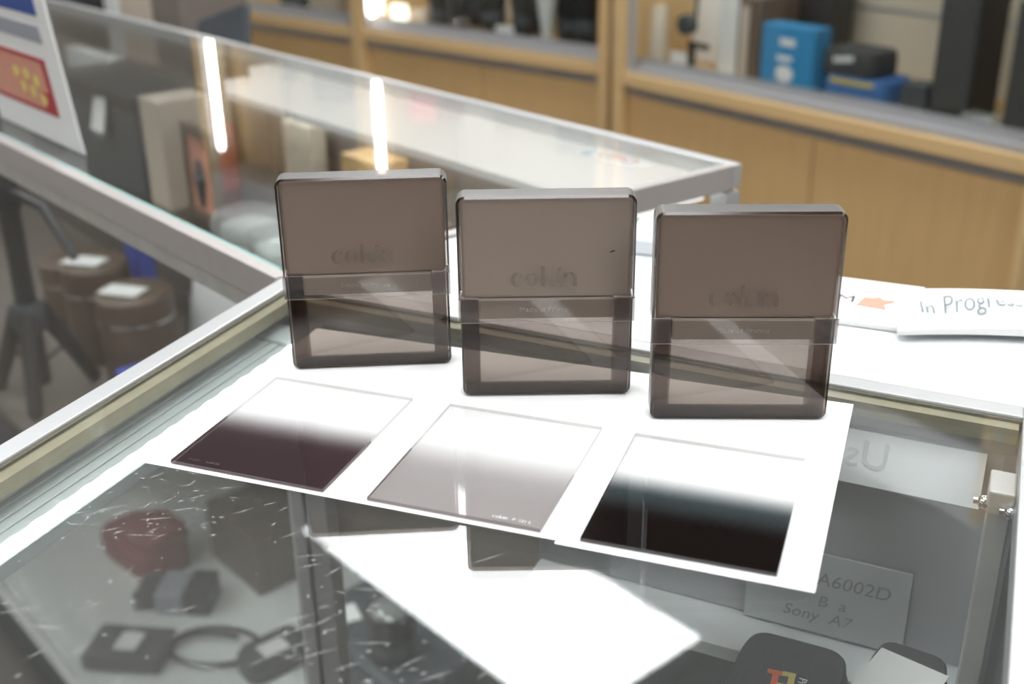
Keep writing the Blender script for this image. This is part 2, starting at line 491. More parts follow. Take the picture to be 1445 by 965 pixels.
# ---- things inside the front counter
def sheet_upright(name, u0, u1, v, z0, z1, mat, label, cat, kids=()):
    o = c1((u0 + u1) / 2, v, z0)
    e = MB(); hw = (u1 - u0) / 2
    e.box(-hw, hw, -0.0006, 0.0006, 0, z1 - z0)
    ob = e.build(name, mat, None, loc=o, rz=UA)
    return tag(ob, label, cat)
so_ = c1(0.40, -0.035, -0.052)
TL, TR = c1(0.335, -0.020, -0.0215), c1(0.4615, -0.020, -0.0215)
pu = Vector((-UV.y, UV.x, 0))
vb = (at(1300, 702, -0.050) - P0).dot(pu) / VV.dot(pu)
bl, br_ = c1(0.335, vb, -0.050), c1(0.4615, vb, -0.050)
slope = (TL - bl).normalized()
ups = (slope - UV * slope.dot(UV)).normalized()
front = UV.cross(ups).normalized()
if front.z < 0: front = -front
sb = MB().add([q - so_ for q in (bl, br_, TR, TL)] + [q - so_ - front * 0.0012 for q in (bl, br_, TR, TL)], [(0, 1, 2, 3), (7, 6, 5, 4), (0, 4, 5, 1), (1, 5, 6, 2), (2, 6, 7, 3), (3, 7, 4, 0)]).build('sign_board', 'bright', None, loc=so_)
tag(sb, 'long white sign board with faint grey letters behind the counter glass', 'sign')
text('lettering', 'Used', 0.022, 'faint', sb, frame_m(c1(0.4135, vb, -0.050) - so_ + ups * 0.010 + front * 0.0004, -UV, ups), 0.0001)
nt_ = sheet_upright('handwritten_note', 0.340, 0.434, -0.016, -0.164, -0.108, 'paper_grey', 'pale grey handwritten note standing on the white ledge in the counter', 'note')
text('handwriting', 'ZA6002D', 0.0125, 'pencil', nt_, frame_m((-0.014, -0.0009, 0.035), (1, 0, 0), (0, 0, 1)), 0.0001, 0.15)
text('handwriting', 'B  a', 0.011, 'pencil', nt_, frame_m((-0.004, -0.0009, 0.020), (1, 0, 0), (0, 0, 1)), 0.0001, 0.15)
text('handwriting', 'Sony  A7', 0.011, 'pencil', nt_, frame_m((-0.024, -0.0009, 0.009), (1, 0, 0), (0, 0, 1)), 0.0001, 0.25)
# two padded pouches on the glass shelf
ZS = -0.1655
def pouch(pxl, pxr, pxt, w, d, hgt, label, rz):
    p = at(*pxt, ZS + hgt)
    loc = p + Vector((math.cos(rz), math.sin(rz), 0)) * (w / 2) + Vector((math.sin(rz), -math.cos(rz), 0)) * (d / 2)
    r = empty('camera_pouch', (loc.x, loc.y, ZS), rz)
    tag(r, label, 'pouch')
    body = pillow(w, d, hgt, 0.006, e=4.0).build('pouch_body', 'rubber', r, smooth=True)
    zp = MB(); N_ = 40; pts = []
    for i in range(N_ + 1):
        a = 2 * math.pi * i / N_
        c, s_ = math.cos(a), math.sin(a)
        pts.append((math.copysign(abs(c) ** 0.32, c) * w / 2 * 1.003, math.copysign(abs(s_) ** 0.32, s_) * d / 2 * 1.003, hgt * 0.42))
    zp.tube(pts, 0.0012, 6).build('zip', 'black', r, smooth=True)
    return r
pa = pouch(0, 0, (1058, 878), 0.060, 0.125, 0.024, 'black mesh camera pouch with an orange and yellow emblem', UA)
zt = 0.0243
em = MB()
em.box(-0.009, -0.001, -0.0036, 0.0, zt, zt + 0.0004, 0).box(-0.001, 0.006, -0.0030, 0.0006, zt, zt + 0.0004, 1)
em.box(-0.006, -0.0025, -0.020, -0.0036, zt, zt + 0.0004, 0).box(0.0025, 0.006, -0.020, -0.003, zt, zt + 0.0004, 1).box(-0.0025, 0.0025, -0.013, -0.0098, zt, zt + 0.0004, 1)
emo = em.build('emblem', ['orange', 'gold'], pa); emo.location = (-0.001, 0.027, 0); emo.rotation_euler = (0, 0, 0.09)
text('lettering', 'Pi', 0.0065, 'tag', pa, frame_m((0.0072, 0.0265, zt), (0, -1, 0), (1, 0, 0)), 0.0002)
pb = pouch(0, 0, (1243, 890), 0.041, 0.115, 0.030, 'small black mesh camera pouch with a white price card on top', UA - 0.10)
tgm = MB().box(-0.013, 0.025, -0.05, 0.0, 0.0303, 0.0309).build('price_card', 'tag', pb); tgm.location = (-0.003, 0.040, 0); tgm.rotation_euler = (0, 0, -0.16)

# dark things lower in the counter, seen through the glass
def boxobj(name, loc, rz, w, d, h, mat, label, cat, bevel=0.004, group=None):
    ob = MB().box(-w / 2, w / 2, -d / 2, d / 2, 0, h).build(name, mat, None, bevel, 2, loc=loc, rz=rz)
    return tag(ob, label, cat, group)
def lens(name, loc, r, h, label, group=None, mats=('black', 'charcoal', 'clearbag'), tilt=0):
    t = empty(name, loc, tilt)
    tag(t, label, 'camera lens', group)
    MB().lathe([(r * 0.8, 0), (r * 0.82, h * 0.1), (r * 0.9, h * 0.14), (r * 0.9, h * 0.5), (r, h * 0.55), (r, h)], 20).build('barrel', mats[0], t, smooth=True)
    MB().lathe([(r * 0.93, h * 0.22), (r * 0.95, h * 0.23), (r * 0.95, h * 0.42), (r * 0.93, h * 0.43)], 20).build('focus_ring', mats[1], t, smooth=True)
    MB().lathe([(r * 0.85, h), (r * 0.6, h + r * 0.2), (0.001, h + r * 0.25)], 20).build('front_glass', mats[2], t, smooth=True)
    return t
# ================================================================== SECOND COUNTER (local x = n across, y = a along)
A0, A1, NWD = -0.034, 2.4, 0.458
ctr2 = empty('glass_counter', an((A0 + A1) / 2, NWD / 2, -0.95), NA)
tag(ctr2, 'long glass showcase full of shop stock, meeting the front counter at its corner', 'counter')
def part2(name, boxes, mat, bevel=0.0):
    mb = MB()
    for (n0, n1, a0, a1, z0, z1) in boxes:
        mb.box(n0 - NWD / 2, n1 - NWD / 2, a0 - (A0 + A1) / 2, a1 - (A0 + A1) / 2, z0 + 0.95, z1 + 0.95)
    # the end of the showcase is cut slightly askew so that it clears the front counter
    mb.v = [(x, y + (0.036 * (1 - (x + NWD / 2) / NWD) if y + (A0 + A1) / 2 < A0 + 0.04 else 0.0), z) for (x, y, z) in mb.v]
    return mb.build(name, mat, ctr2, bevel)
part2('rim_rail', [(-0.006, 0.005, A0, A1, -0.024, 0.001)], 'alu_shaded', 0.001)
part2('rim_rail', [(0.448, NWD, A0, A1, -0.020, 0.001)], 'alu', 0.001)
part2('rim_rail', [(0.005, 0.448, A0, A0 + 0.009, -0.022, 0.001)], 'alu_shaded', 0.001)
part2('rim_rail', [(0.014, 0.446, A1 - 0.014, A1, -0.020, 0.001)], 'alu', 0.001)
part2('added_light_cover', [(0.009, 0.024, A0 + 0.02, A1 - 0.03, -0.030, -0.020)], 'alu_shaded')  # added cover that hides the light strip below it
part2('added_front_light', [(0.011, 0.022, A0 + 0.03, A1 - 0.04, -0.0328, -0.0302)], EM('added_showcase_led', (0.96, 0.98, 1.0), 22.0))  # added unseen light, brightens the stock inside the showcase
part2('front_fascia', [(-0.002, 0.006, A0 + 0.012, A1, -0.040, -0.0245)], 'alu_dull')
part2('glass_top', [(0.0055, 0.4475, A0 + 0.0095, A1 - 0.0145, -0.0065, -0.0005)], 'glass')
part2('glass_top_edge', [(0.0052, 0.0085, A0 + 0.015, A1 - 0.015, -0.0075, 0.0)], 'glass_edge')
part2('glass_top_edge', [(0.0087, 0.446, A0 + 0.0092, A0 + 0.0115, -0.0075, 0.0)], 'glass_edge')
for (n0, a0) in ((-0.004, A0), (NWD - 0.018, A0), (-0.004, A1 - 0.018), (NWD - 0.018, A1 - 0.018)):
    part2('corner_post', [(n0, n0 + 0.018, a0, a0 + 0.018, -0.95, -0.0245)], 'alu')
part2('front_glass', [(0.001, 0.006, A0 + 0.02, A1 - 0.02, -0.77, -0.041)], 'glass')
part2('end_glass', [(0.02, NWD - 0.02, A0 + 0.003, A0 + 0.008, -0.77, -0.021)], 'glass')
part2('end_panel', [(0.02, NWD - 0.02, A1 - 0.012, A1 - 0.006, -0.77, -0.021)], 'taupe')
for k in range(3):
    w_ = (A1 - A0 - 0.04) / 3
    part2('sliding_door', [(NWD - 0.012 - 0.006 * (k % 2), NWD - 0.008 - 0.006 * (k % 2), A0 + 0.02 + k * w_, A0 + 0.03 + (k + 1) * w_ - 0.01, -0.77, -0.06)], 'taupe')
part2('deck', [(0.0, NWD, A0, A1, -0.80, -0.77)], 'deck')
part2('plinth', [(0.03, NWD - 0.02, A0 + 0.03, A1 - 0.03, -0.95, -0.80)], 'darkp')
part2('middle_shelf', [(0.03, NWD - 0.03, 0.60, A1 - 0.03, -0.452, -0.440)], 'taupe')
part2('added_shelf_light', [(0.036, 0.050, 0.62, A1 - 0.05, -0.4550, -0.4522)], EM('added_shelf_led', (0.97, 0.98, 1.0), 16.0))  # added unseen light to brighten the deck below
part2('upper_glass_shelf', [(0.24, NWD - 0.025, A0 + 0.02, A1 - 0.03, -0.216, -0.210)], 'glass')
part2('light_housing', [(0.376, 0.409, A0 + 0.03, 0.78, -0.043, -0.026)], 'glow_white', 0.002)
part2('light_housing', [(0.414, 0.446, A0 + 0.03, 0.78, -0.038, -0.014)], 'glow_white', 0.002)
part2('housing_lip', [(0.376, 0.379, A0 + 0.03, 0.78, -0.052, -0.0435)], 'white')
part2('light_strip', [(0.382, 0.405, A0 + 0.05, 0.76, -0.0462, -0.0436)], 'led')
# small printed label on the light housing
lb = MB().box(-0.016, 0.016, -0.042, 0.042, 0, 0.0006).build('printed_label', 'paper', None, loc=an(0.095, 0.430, -0.0138), rz=NA)
tag(lb, 'small white label with red and blue letters under the showcase glass', 'label')
text('lettering', 'J', 0.022, 'banner', lb, frame_m((-0.008, 0.036, 0.0007), (0, -1, 0), (1, 0, 0)), 0.0001)
text('lettering', 'UPIO', 0.022, 'red', lb, frame_m((-0.008, 0.023, 0.0007), (0, -1, 0), (1, 0, 0)), 0.0001)

# ---- stock on the upper shelf of the second counter
ZU = -0.2095
def c2box(name, a0, a1, n0, n1, z0, h, mat, label, cat, bevel=0.003, group=None):
    return boxobj(name, an((a0 + a1) / 2, (n0 + n1) / 2, z0), NA, n1 - n0, a1 - a0, h, mat, label, cat, bevel, group)
bx = empty('black_box', an(1.06, 0.36, ZU), NA)
tag(bx, 'large black stock box with a hanging white price tag', 'box')
MB().box(-0.06, 0.06, -0.145, 0.145, 0, 0.125).build('box_body', 'charcoal', bx, 0.004)
MB().box(-0.062, 0.062, -0.147, 0.147, 0.126, 0.150).build('box_lid', 'black', bx, 0.003)
tg = MB().add([(0, -0.022, 0), (0, 0.022, 0), (0.012, 0.024, 0.045), (0.012, -0.018, 0.048), (0.001, -0.022, 0), (0.001, 0.022, 0), (0.013, 0.024, 0.045), (0.013, -0.018, 0.048)],
              [(0, 1, 2, 3), (7, 6, 5, 4), (0, 4, 5, 1), (1, 5, 6, 2), (2, 6, 7, 3), (3, 7, 4, 0)]).build('price_tag', 'tag', bx)
tg.location = (-0.077, -0.045, 0.088)
c2box('card_box', 0.835, 0.895, 0.30, 0.38, ZU, 0.155, 'card', 'tall beige card box beside the black stock box', 'box')
c2box('card_box', 0.865, 0.90, 0.385, 0.43, ZU, 0.10, 'red', 'narrow red box behind the tall beige card box', 'box')
fm = empty('picture_frame', an(0.765, 0.315, ZU), NA - 0.12)
tag(fm, 'dark wooden picture frame leaning beside the beige card box', 'picture frame')
mb = MB(); mb.box(0, 0.012, -0.055, -0.043, 0, 0.13).box(0, 0.012, 0.043, 0.055, 0, 0.13).box(0, 0.012, -0.043, 0.043, 0, 0.012).box(0, 0.012, -0.043, 0.043, 0.118, 0.13)
mb.build('frame', 'brown', fm)
MB().box(0.004, 0.008, -0.043, 0.043, 0.012, 0.118).build('picture', 'pink', fm)
MB().tube([(0.0035, 0.005, 0.02), (0.0035, -0.002, 0.06), (0.0035, 0.004, 0.085)], [0.004, 0.012, 0.006], 8).build('printed_figure', 'charcoal', fm)
def wrapped(a, n, w, d, h, label, rz=0.0, z=ZU):
    t = empty('wrapped_pack', an(a, n, z), NA + rz)
    tag(t, label, 'package', 'wrapped packs in the showcase')
    pillow(w, d, h, 0.01).build('wrap', 'clearbag', t, smooth=True)
    pillow(w * 0.8, d * 0.75, h * 0.55, 0.008).build('contents', 'frost', t, smooth=True)
for (lab_, a, n, w, d, h, rz) in [('clear wrapped white pack lying beside the dark picture frame', 0.66, 0.33, 0.08, 0.10, 0.035, 0.2), ('clear wrapped white pack lying in front of the amber wooden box', 0.545, 0.31, 0.08, 0.09, 0.04, -0.2), ('narrow clear wrapped pack between the amber box and the cream box', 0.57, 0.405, 0.04, 0.09, 0.05, 0.0), ('flat clear wrapped pack lying beside the brown leather box', 0.43, 0.31, 0.08, 0.09, 0.03, 0.5)]:
    wrapped(a, n, w, d, h, lab_, rz)
for i, (a0, a1, n0, n1, h, mt, lb_) in enumerate([
    (0.30, 0.38, 0.30, 0.39, 0.09, 'brown', 'brown leather box on the upper showcase shelf'),
    (0.16, 0.27, 0.29, 0.40, 0.06, 'card', 'low beige card box near the showcase end'),
    (0.44, 0.52, 0.385, 0.43, 0.13, 'wood', 'amber wooden box standing at the back of the showcase shelf'),
    (0.06, 0.14, 0.32, 0.42, 0.05, 'frost', 'low frosted white box nearest the showcase end'),
    (0.62, 0.69, 0.405, 0.43, 0.14, 'cream', 'upright cream box at the back of the showcase shelf')]):
    c2box('stock_box', a0, a1, n0, n1, ZU, h, mt, lb_, 'box')
c2box('stock_box', 1.26, 1.45, 0.27, 0.42, ZU, 0.10, 'black', 'black box at the far end of the upper showcase shelf', 'box')
c2box('stock_box', 1.22, 1.40, 0.40, 0.43, -0.108, 0.05, 'frost', 'flat white box lying on the far black box', 'box')

# ---- stock on the middle shelf: tripod, leather canisters, white bag
ZM = -0.4395
tr = empty('tripod', an(0.87, 0.092, ZM), 0.3)
tag(tr, 'black tripod standing on the glass shelf inside the showcase', 'tripod')
MB().tube([(0, 0, 0.02), (0, 0, 0.28)], 0.014, 12).build('centre_column', 'black', tr, smooth=True)
MB().box(-0.018, 0.018, -0.018, 0.018, 0.275, 0.325).sphere((0, 0, 0.335), 0.019).build('head', 'black', tr, 0.003, smooth=True)
MB().tube([(0, 0, 0.30), (0.05, -0.07, 0.29), (0.08, -0.12, 0.235)], [0.008, 0.007, 0.006], 8).build('pan_handle', 'black', tr, smooth=True)
MB().lathe([(0.02, 0.10), (0.024, 0.11), (0.024, 0.13), (0.02, 0.14)], 16).build('collar', 'charcoal', tr, smooth=True)
for k in range(3):
    a = math.radians(25 + 120 * k)
    lg = MB().tube([(0.015 * math.cos(a), 0.015 * math.sin(a), 0.13), (0.075 * math.cos(a), 0.075 * math.sin(a), 0.005)], [0.013, 0.010], 8).build('leg', 'black', tr, smooth=True)
    MB().sphere((0.075 * math.cos(a), 0.075 * math.sin(a), 0.006), 0.006).build('foot', 'black', lg, smooth=True)
    MB().tube([(0.0, 0.0, 0.045), (0.045 * math.cos(a), 0.045 * math.sin(a), 0.068)], 0.003, 6).build('brace', 'black', lg, smooth=True)
def canister(a, n, r, h, label, tagc, z=ZM):
    t = empty('leather_canister', an(a, n, z), 0.2)
    tag(t, label, 'canister')
    MB().lathe([(r * 0.97, 0), (r, 0.005), (r, h * 0.72)], 28).build('body', 'brown', t, smooth=True)
    MB().lathe([(r * 1.02, h * 0.72), (r * 1.03, h * 0.74), (r * 1.02, h * 0.96), (r * 0.9, h)], 28).build('lid', 'brown', t, smooth=True)
    MB().lathe([(r * 1.03, h * 0.70), (r * 1.045, h * 0.71), (r * 1.03, h * 0.725)], 28).build('zip', 'chrome', t, smooth=True)
    if tagc:
        b = MB().box(-0.03, 0.03, -0.018, 0.018, h + 0.001, h + 0.0022).build('price_tag', 'tag', t)
        b.location = (-0.012, -0.006, 0); b.rotation_euler = (0, 0, -0.5)
    return t
canister(0.83, 0.225, 0.052, 0.135, 'brown leather canister with a white price tag, beside the white paper bag', True)
canister(0.945, 0.22, 0.048, 0.150, 'brown leather canister with a white price tag, between two other canisters', True)
canister(1.06, 0.23, 0.050, 0.125, 'brown leather canister without a tag, behind the tripod', False)
c2box('blue_packet', 0.95, 1.00, 0.29, 0.315, ZM, 0.150, 'cobalt', 'upright cobalt blue packet behind the leather canisters', 'packet', 0.002)
c2box('blue_packet', 0.735, 0.775, 0.16, 0.20, ZM, 0.05, 'cobalt', 'small cobalt blue packet in front of the white bag', 'packet', 0.002)
# crumpled white bag
bm_ = MB(); N_ = 26; vs_ = []
rings = [(0.0, 1.0), (0.03, 1.05), (0.08, 0.98), (0.12, 0.9), (0.15, 0.78), (0.165, 0.7)]
for z, k in rings:
    for i in range(N_):
        a = 2 * math.pi * i / N_
        c, s_ = math.cos(a), math.sin(a)
        j = 1 + 0.05 * math.sin(5 * a + z * 60) + random.uniform(-0.03, 0.03)
        vs_.append((math.copysign(abs(c) ** 0.6, c) * 0.05 * k * j, math.copysign(abs(s_) ** 0.6, s_) * 0.13 * k * j, z))
bm_.add(vs_, [(j * N_ + i, j * N_ + (i + 1) % N_, (j + 1) * N_ + (i + 1) % N_, (j + 1) * N_ + i) for j in range(len(rings) - 1) for i in range(N_)] + [tuple(range(N_))[::-1], tuple(range((len(rings) - 1) * N_, len(rings) * N_))])
wb = bm_.build('paper_bag', 'paper', None, smooth=True, loc=an(0.74, 0.355, ZM), rz=NA)
tag(wb, 'crumpled white paper bag beside the leather canisters', 'bag')

# ---- stock on the white deck of the second counter
ZD = -0.7695
def deckpt(px, py, z=ZD):
    a, n = an_of(px, py, z); return a, n
ch = empty('charger', an(*deckpt(186, 926), ZD), math.radians(-7)); ch.scale = (0.74, 0.74, 0.74)
tag(ch, 'black charger brick with looped cable and white label on the white deck', 'charger')
MB().box(-0.075, 0.075, -0.05, 0.05, 0, 0.035).build('brick', 'charcoal', ch, 0.006)
MB().box(-0.022, 0.022, -0.026, 0.026, 0.0353, 0.0362).build('sticker', 'tag', ch)
pts = [(0.06, 0.03, 0.02)]
for k in range(30):
    a = 2 * math.pi * k / 22
    pts.append((0.155 - 0.085 * math.cos(a), 0.045 + 0.05 * math.sin(a) - 0.0012 * k, 0.008 + 0.0003 * k))
MB().tube(pts, 0.0045, 8).build('cable', 'black', ch, smooth=True)
kp = empty('camera_grip', an(*deckpt(388, 938), ZD), math.radians(40)); kp.scale = (0.74, 0.74, 0.74)
tag(kp, 'black camera grip with white label on the deck by the corner post', 'grip')
pillow(0.13, 0.075, 0.05, 0.012).build('grip_body', 'charcoal', kp, smooth=True)
MB().lathe([(0.012, 0.05), (0.012, 0.056), (0.009, 0.058)], 14, 0, (0.035, 0.01, 0)).build('button', 'chrome', kp, smooth=True)
MB().box(-0.03, 0.02, -0.03, 0.008, 0.0505, 0.0512).build('sticker', 'tag', kp)
adp = empty('power_adapter', an(*deckpt(250, 850), ZD), math.radians(-5)); adp.scale = (0.72, 0.72, 0.72)
tag(adp, 'grey and black ribbed power adapter on the white deck', 'adapter')
MB().box(-0.03, 0.03, -0.045, 0.045, 0, 0.05).build('body', 'greyb', adp, 0.006)
for k in range(3):
    MB().box(-0.075, -0.032, -0.04 + 0.03 * k, -0.018 + 0.03 * k, 0.004, 0.045).build('rib', 'charcoal', adp, 0.004)
MB().box(0.031, 0.085, -0.045, 0.04, 0, 0.06).build('socket', 'black', adp, 0.008)
a_, n_ = deckpt(208, 785)
rb = empty('folded_cloth', an(a_, n_, ZD), NA + 0.1); rb.scale = (0.75, 0.75, 0.9)
tag(rb, 'folded dark red cloth on the white deck', 'cloth')
pillow(0.12, 0.21, 0.05, 0.015).build('lower_fold', 'maroon', rb, smooth=True)
uf = pillow(0.10, 0.12, 0.03, 0.012).build('upper_fold', 'maroon', rb, smooth=True); uf.location = (0.01, -0.04, 0.0485)
a_, n_ = deckpt(348, 805)
boxobj('cardboard_carton', an(a_ + 0.0, n_ + 0.035, ZD), NA, 0.11, 0.15, 0.10, 'brown', 'brown cardboard carton on the deck beside the red cloth', 'carton', 0.003)
eqc = c2box('equipment_case', 0.22, 0.45, 0.22, 0.40, ZD, 0.13, 'charcoal', 'dark grey equipment case on the deck near the showcase end', 'case', 0.012)
lens('camera_lens', an(0.29, 0.26, ZD + 0.1305), 0.030, 0.07, 'black camera lens standing on the dark grey equipment case')
boxobj('price_card', an(0.40, 0.25, ZD + 0.1305), 0.4, 0.06, 0.035, 0.002, 'tag', 'white price card lying on the dark grey equipment case', 'card', 0)
boxobj('camera_bag', an(0.12, 0.24, ZD), NA + 0.2, 0.20, 0.13, 0.10, 'rubber', 'black padded camera bag on the deck at the showcase end', 'bag', 0.02)
c2box('dark_case', 1.12, 1.36, 0.06, 0.22, ZD, 0.12, 'charcoal', 'dark case at the far end of the white deck', 'case', 0.01)

# ================================================================== things standing on the second counter
ps = empty('poster', an(0.418 + 0.11, 0.033, 0.0012), NA)
tag(ps, 'white poster with blue banner and red framed picture standing on the showcase', 'poster')
shear = Matrix(((1, 0, -0.10, 0), (0, 1, 0, 0), (0, 0, 1, 0), (0, 0, 0, 1)))
def pbox(mb, y0, y1, z0, z1, x0, x1, mi=0):
    st = len(mb.v); mb.box(x0, x1, y0, y1, z0, z1, mi)
    mb.v[st:] = [tuple(shear @ Vector(v_)) for v_ in mb.v[st:]]
    return mb
pbox(MB(), -0.11, 0.11, 0, 0.297, 0, 0.002).build('sheet', 'paper', ps)
pbox(MB(), -0.085, 0.10, 0.128, 0.150, -0.0008, 0).build('blue_banner', 'banner', ps)
pbox(MB(), -0.080, 0.10, 0.102, 0.118, -0.0008, 0).build('grey_banner', 'greyb', ps)
b = MB(); pbox(b, -0.072, 0.10, 0.030, 0.034, -0.0008, 0); pbox(b, -0.072, 0.10, 0.082, 0.086, -0.0008, 0); pbox(b, -0.072, -0.062, 0.034, 0.082, -0.0008, 0); pbox(b, -0.062, -0.045, 0.034, 0.052, -0.0008, 0)
b.build('picture_border', 'red', ps)
pbox(MB(), -0.0615, 0.10, 0.0345, 0.0815, -0.0006, 0).build('picture', 'pink', ps)
g0 = None
for (y, z) in [(-0.045, 0.046), (-0.036, 0.062), (-0.020, 0.050), (-0.012, 0.066), (0.004, 0.052), (0.015, 0.066)]:
    mb = MB().sphere((0, 0, 0), 0.008, 14)
    if g0 is None: g0 = mb.build('printed_fruit', 'gold', ps, smooth=True); g = g0
    else: g = g0.copy(); COL.objects.link(g); g.parent = ps
    g.scale = (0.1, 1, 1); g.location = (-0.10 * z - 0.0004, y, z)
# black screen on a pole stand behind the showcase
tc = empty('screen_stand', an(1.21, 0.60, -0.95), NA)
tag(tc, 'black tilted screen on a pole stand behind the showcase', 'screen')
MB().lathe([(0.12, 0), (0.12, 0.012), (0.02, 0.02)], 24).build('base', 'black', tc, smooth=True)
MB().tube([(0, 0, 0.015), (0, 0, 0.86)], 0.016, 12).build('pole', 'black', tc, smooth=True)
MB().add([(-0.02, -0.105, 0.80), (-0.02, 0.13, 0.80), (0.02, 0.115, 0.918), (0.02, -0.055, 0.964), (-0.006, -0.105, 0.797), (-0.006, 0.13, 0.797), (0.034, 0.115, 0.913), (0.034, -0.055, 0.959)],
         [(0, 1, 2, 3), (7, 6, 5, 4), (0, 4, 5, 1), (1, 5, 6, 2), (2, 6, 7, 3), (3, 7, 4, 0)]).build('screen', 'charcoal', tc)
# ================================================================== WHITE TABLE behind the front counter
tb = empty('side_table', (0.25, 0.68, -0.95))
tag(tb, 'white table top between the two counters carrying papers', 'table')
E1, E2 = c1(0.012, 0.0005), c1(0.62, 0.0005)
far = [at(912, 330), at(1190, 398), at(1270, 410), at(1445, 428)]
fd = (far[2] - far[1]).normalized()
poly = [E1, E2, E2 + Vector((0.10, 0.10, 0)), far[1] + fd * 0.30, far[1], an(A0 + 0.011, 0.25), an(A0 + 0.026, 0.055)]
MB().prism([(p.x - 0.25, p.y - 0.68) for p in poly], 0.926, 0.950).build('table_top', 'tablew', tb, 0.001)
for (x, y) in ((-0.13, 0.10), (0.03, 0.0), (0.20, -0.03), (0.16, -0.09)):
    MB().box(x - 0.015, x + 0.015, y - 0.015, y + 0.015, 0, 0.925).build('leg', 'alu_dark', tb)
q = at(914, 338, 0)
pad = boxobj('notepad', (q.x + 0.012, q.y - 0.012, 0.0005), NA + 0.5, 0.06, 0.05, 0.012, 'greyp', 'grey notepad on the white table against the showcase end', 'notepad', 0.002)
# printed leaflet with dark letter and salmon mark
p = at(1192, 431, 0)
lf = MB().box(-0.075, 0.045, -0.034, 0.040, 0, 0.004).build('leaflet', 'paper', None, 0.0008, loc=(p.x, p.y, 0.0005), rz=UA + 0.04)
tag(lf, 'white leaflet with dark letters and a salmon mark on the white table', 'leaflet')
text('lettering', 'M', 0.016, 'ink', lf, frame_m((-0.006, -0.004, 0.0042), (1, 0, 0), (0, 1, 0)), 0.0001)
MB().prism([(0.008, -0.008), (0.026, -0.010), (0.024, -0.002), (0.030, 0.006), (0.023, 0.006), (0.020, 0.010), (0.016, 0.007), (0.011, 0.007)], 0.0041, 0.0045).build('printed_mark', 'pink', lf)
# plastic sleeve
bmv = []; NX, NY = 20, 8
p = Vector((0.286, 0.664, 0))
for j in range(NY + 1):
    for i in range(NX + 1):
        x = -0.055 + 0.17 * i / NX + 0.012 * j / NY; y = -0.036 + 0.068 * j / NY - 0.012 * (i / NX) * (j / NY) + 0.003 * math.sin(i * 0.3)
        z = 0.003 + 0.008 * math.sin(math.pi * j / NY) * (0.6 + 0.4 * math.sin(i * 0.7 + j)) + 0.004 * (i / NX)
        bmv.append((x, y, z))
k_ = len(bmv)
bmv += [(x, y, 0.0) for (x, y, z) in bmv]
fs = []
for j in range(NY):
    for i in range(NX):
        q = j * (NX + 1) + i
        fs.append((q, q + 1, q + NX + 2, q + NX + 1)); fs.append((k_ + q + NX + 1, k_ + q + NX + 2, k_ + q + 1, k_ + q))
bd = [i for i in range(NX + 1)] + [j * (NX + 1) + NX for j in range(1, NY + 1)] + [NY * (NX + 1) + i for i in range(NX - 1, -1, -1)] + [j * (NX + 1) for j in range(NY - 1, 0, -1)]
for i in range(len(bd)):
    a, b_ = bd[i], bd[(i + 1) % len(bd)]
    fs.append((b_, a, k_ + a, k_ + b_))
sv = MB().add(bmv, fs).build('paper_sleeve', 'paper', None, smooth=True, loc=(p.x, p.y, 0.0048), rz=-0.08)
tag(sv, 'crumpled white sleeve with faint handwriting on the white table', 'sleeve')
hwt = text('handwriting', 'In Progress', 0.022, 'pencil', sv, frame_m((-0.038, -0.016, 0), (1, -0.02, 0), (0.02, 1, 0)), 0.0001, 0.2, sx=0.60)
for v_ in hwt.data.vertices:      # the pen strokes follow the creased paper
    i_ = (v_.co.x + 0.055) / 0.17 * NX; j_ = (v_.co.y + 0.036) / 0.068 * NY
    v_.co.z = 0.0014 + 0.003 + 0.008 * math.sin(math.pi * min(1, max(0, j_ / NY))) * (0.6 + 0.4 * math.sin(i_ * 0.7 + j_)) + 0.004 * (i_ / NX)

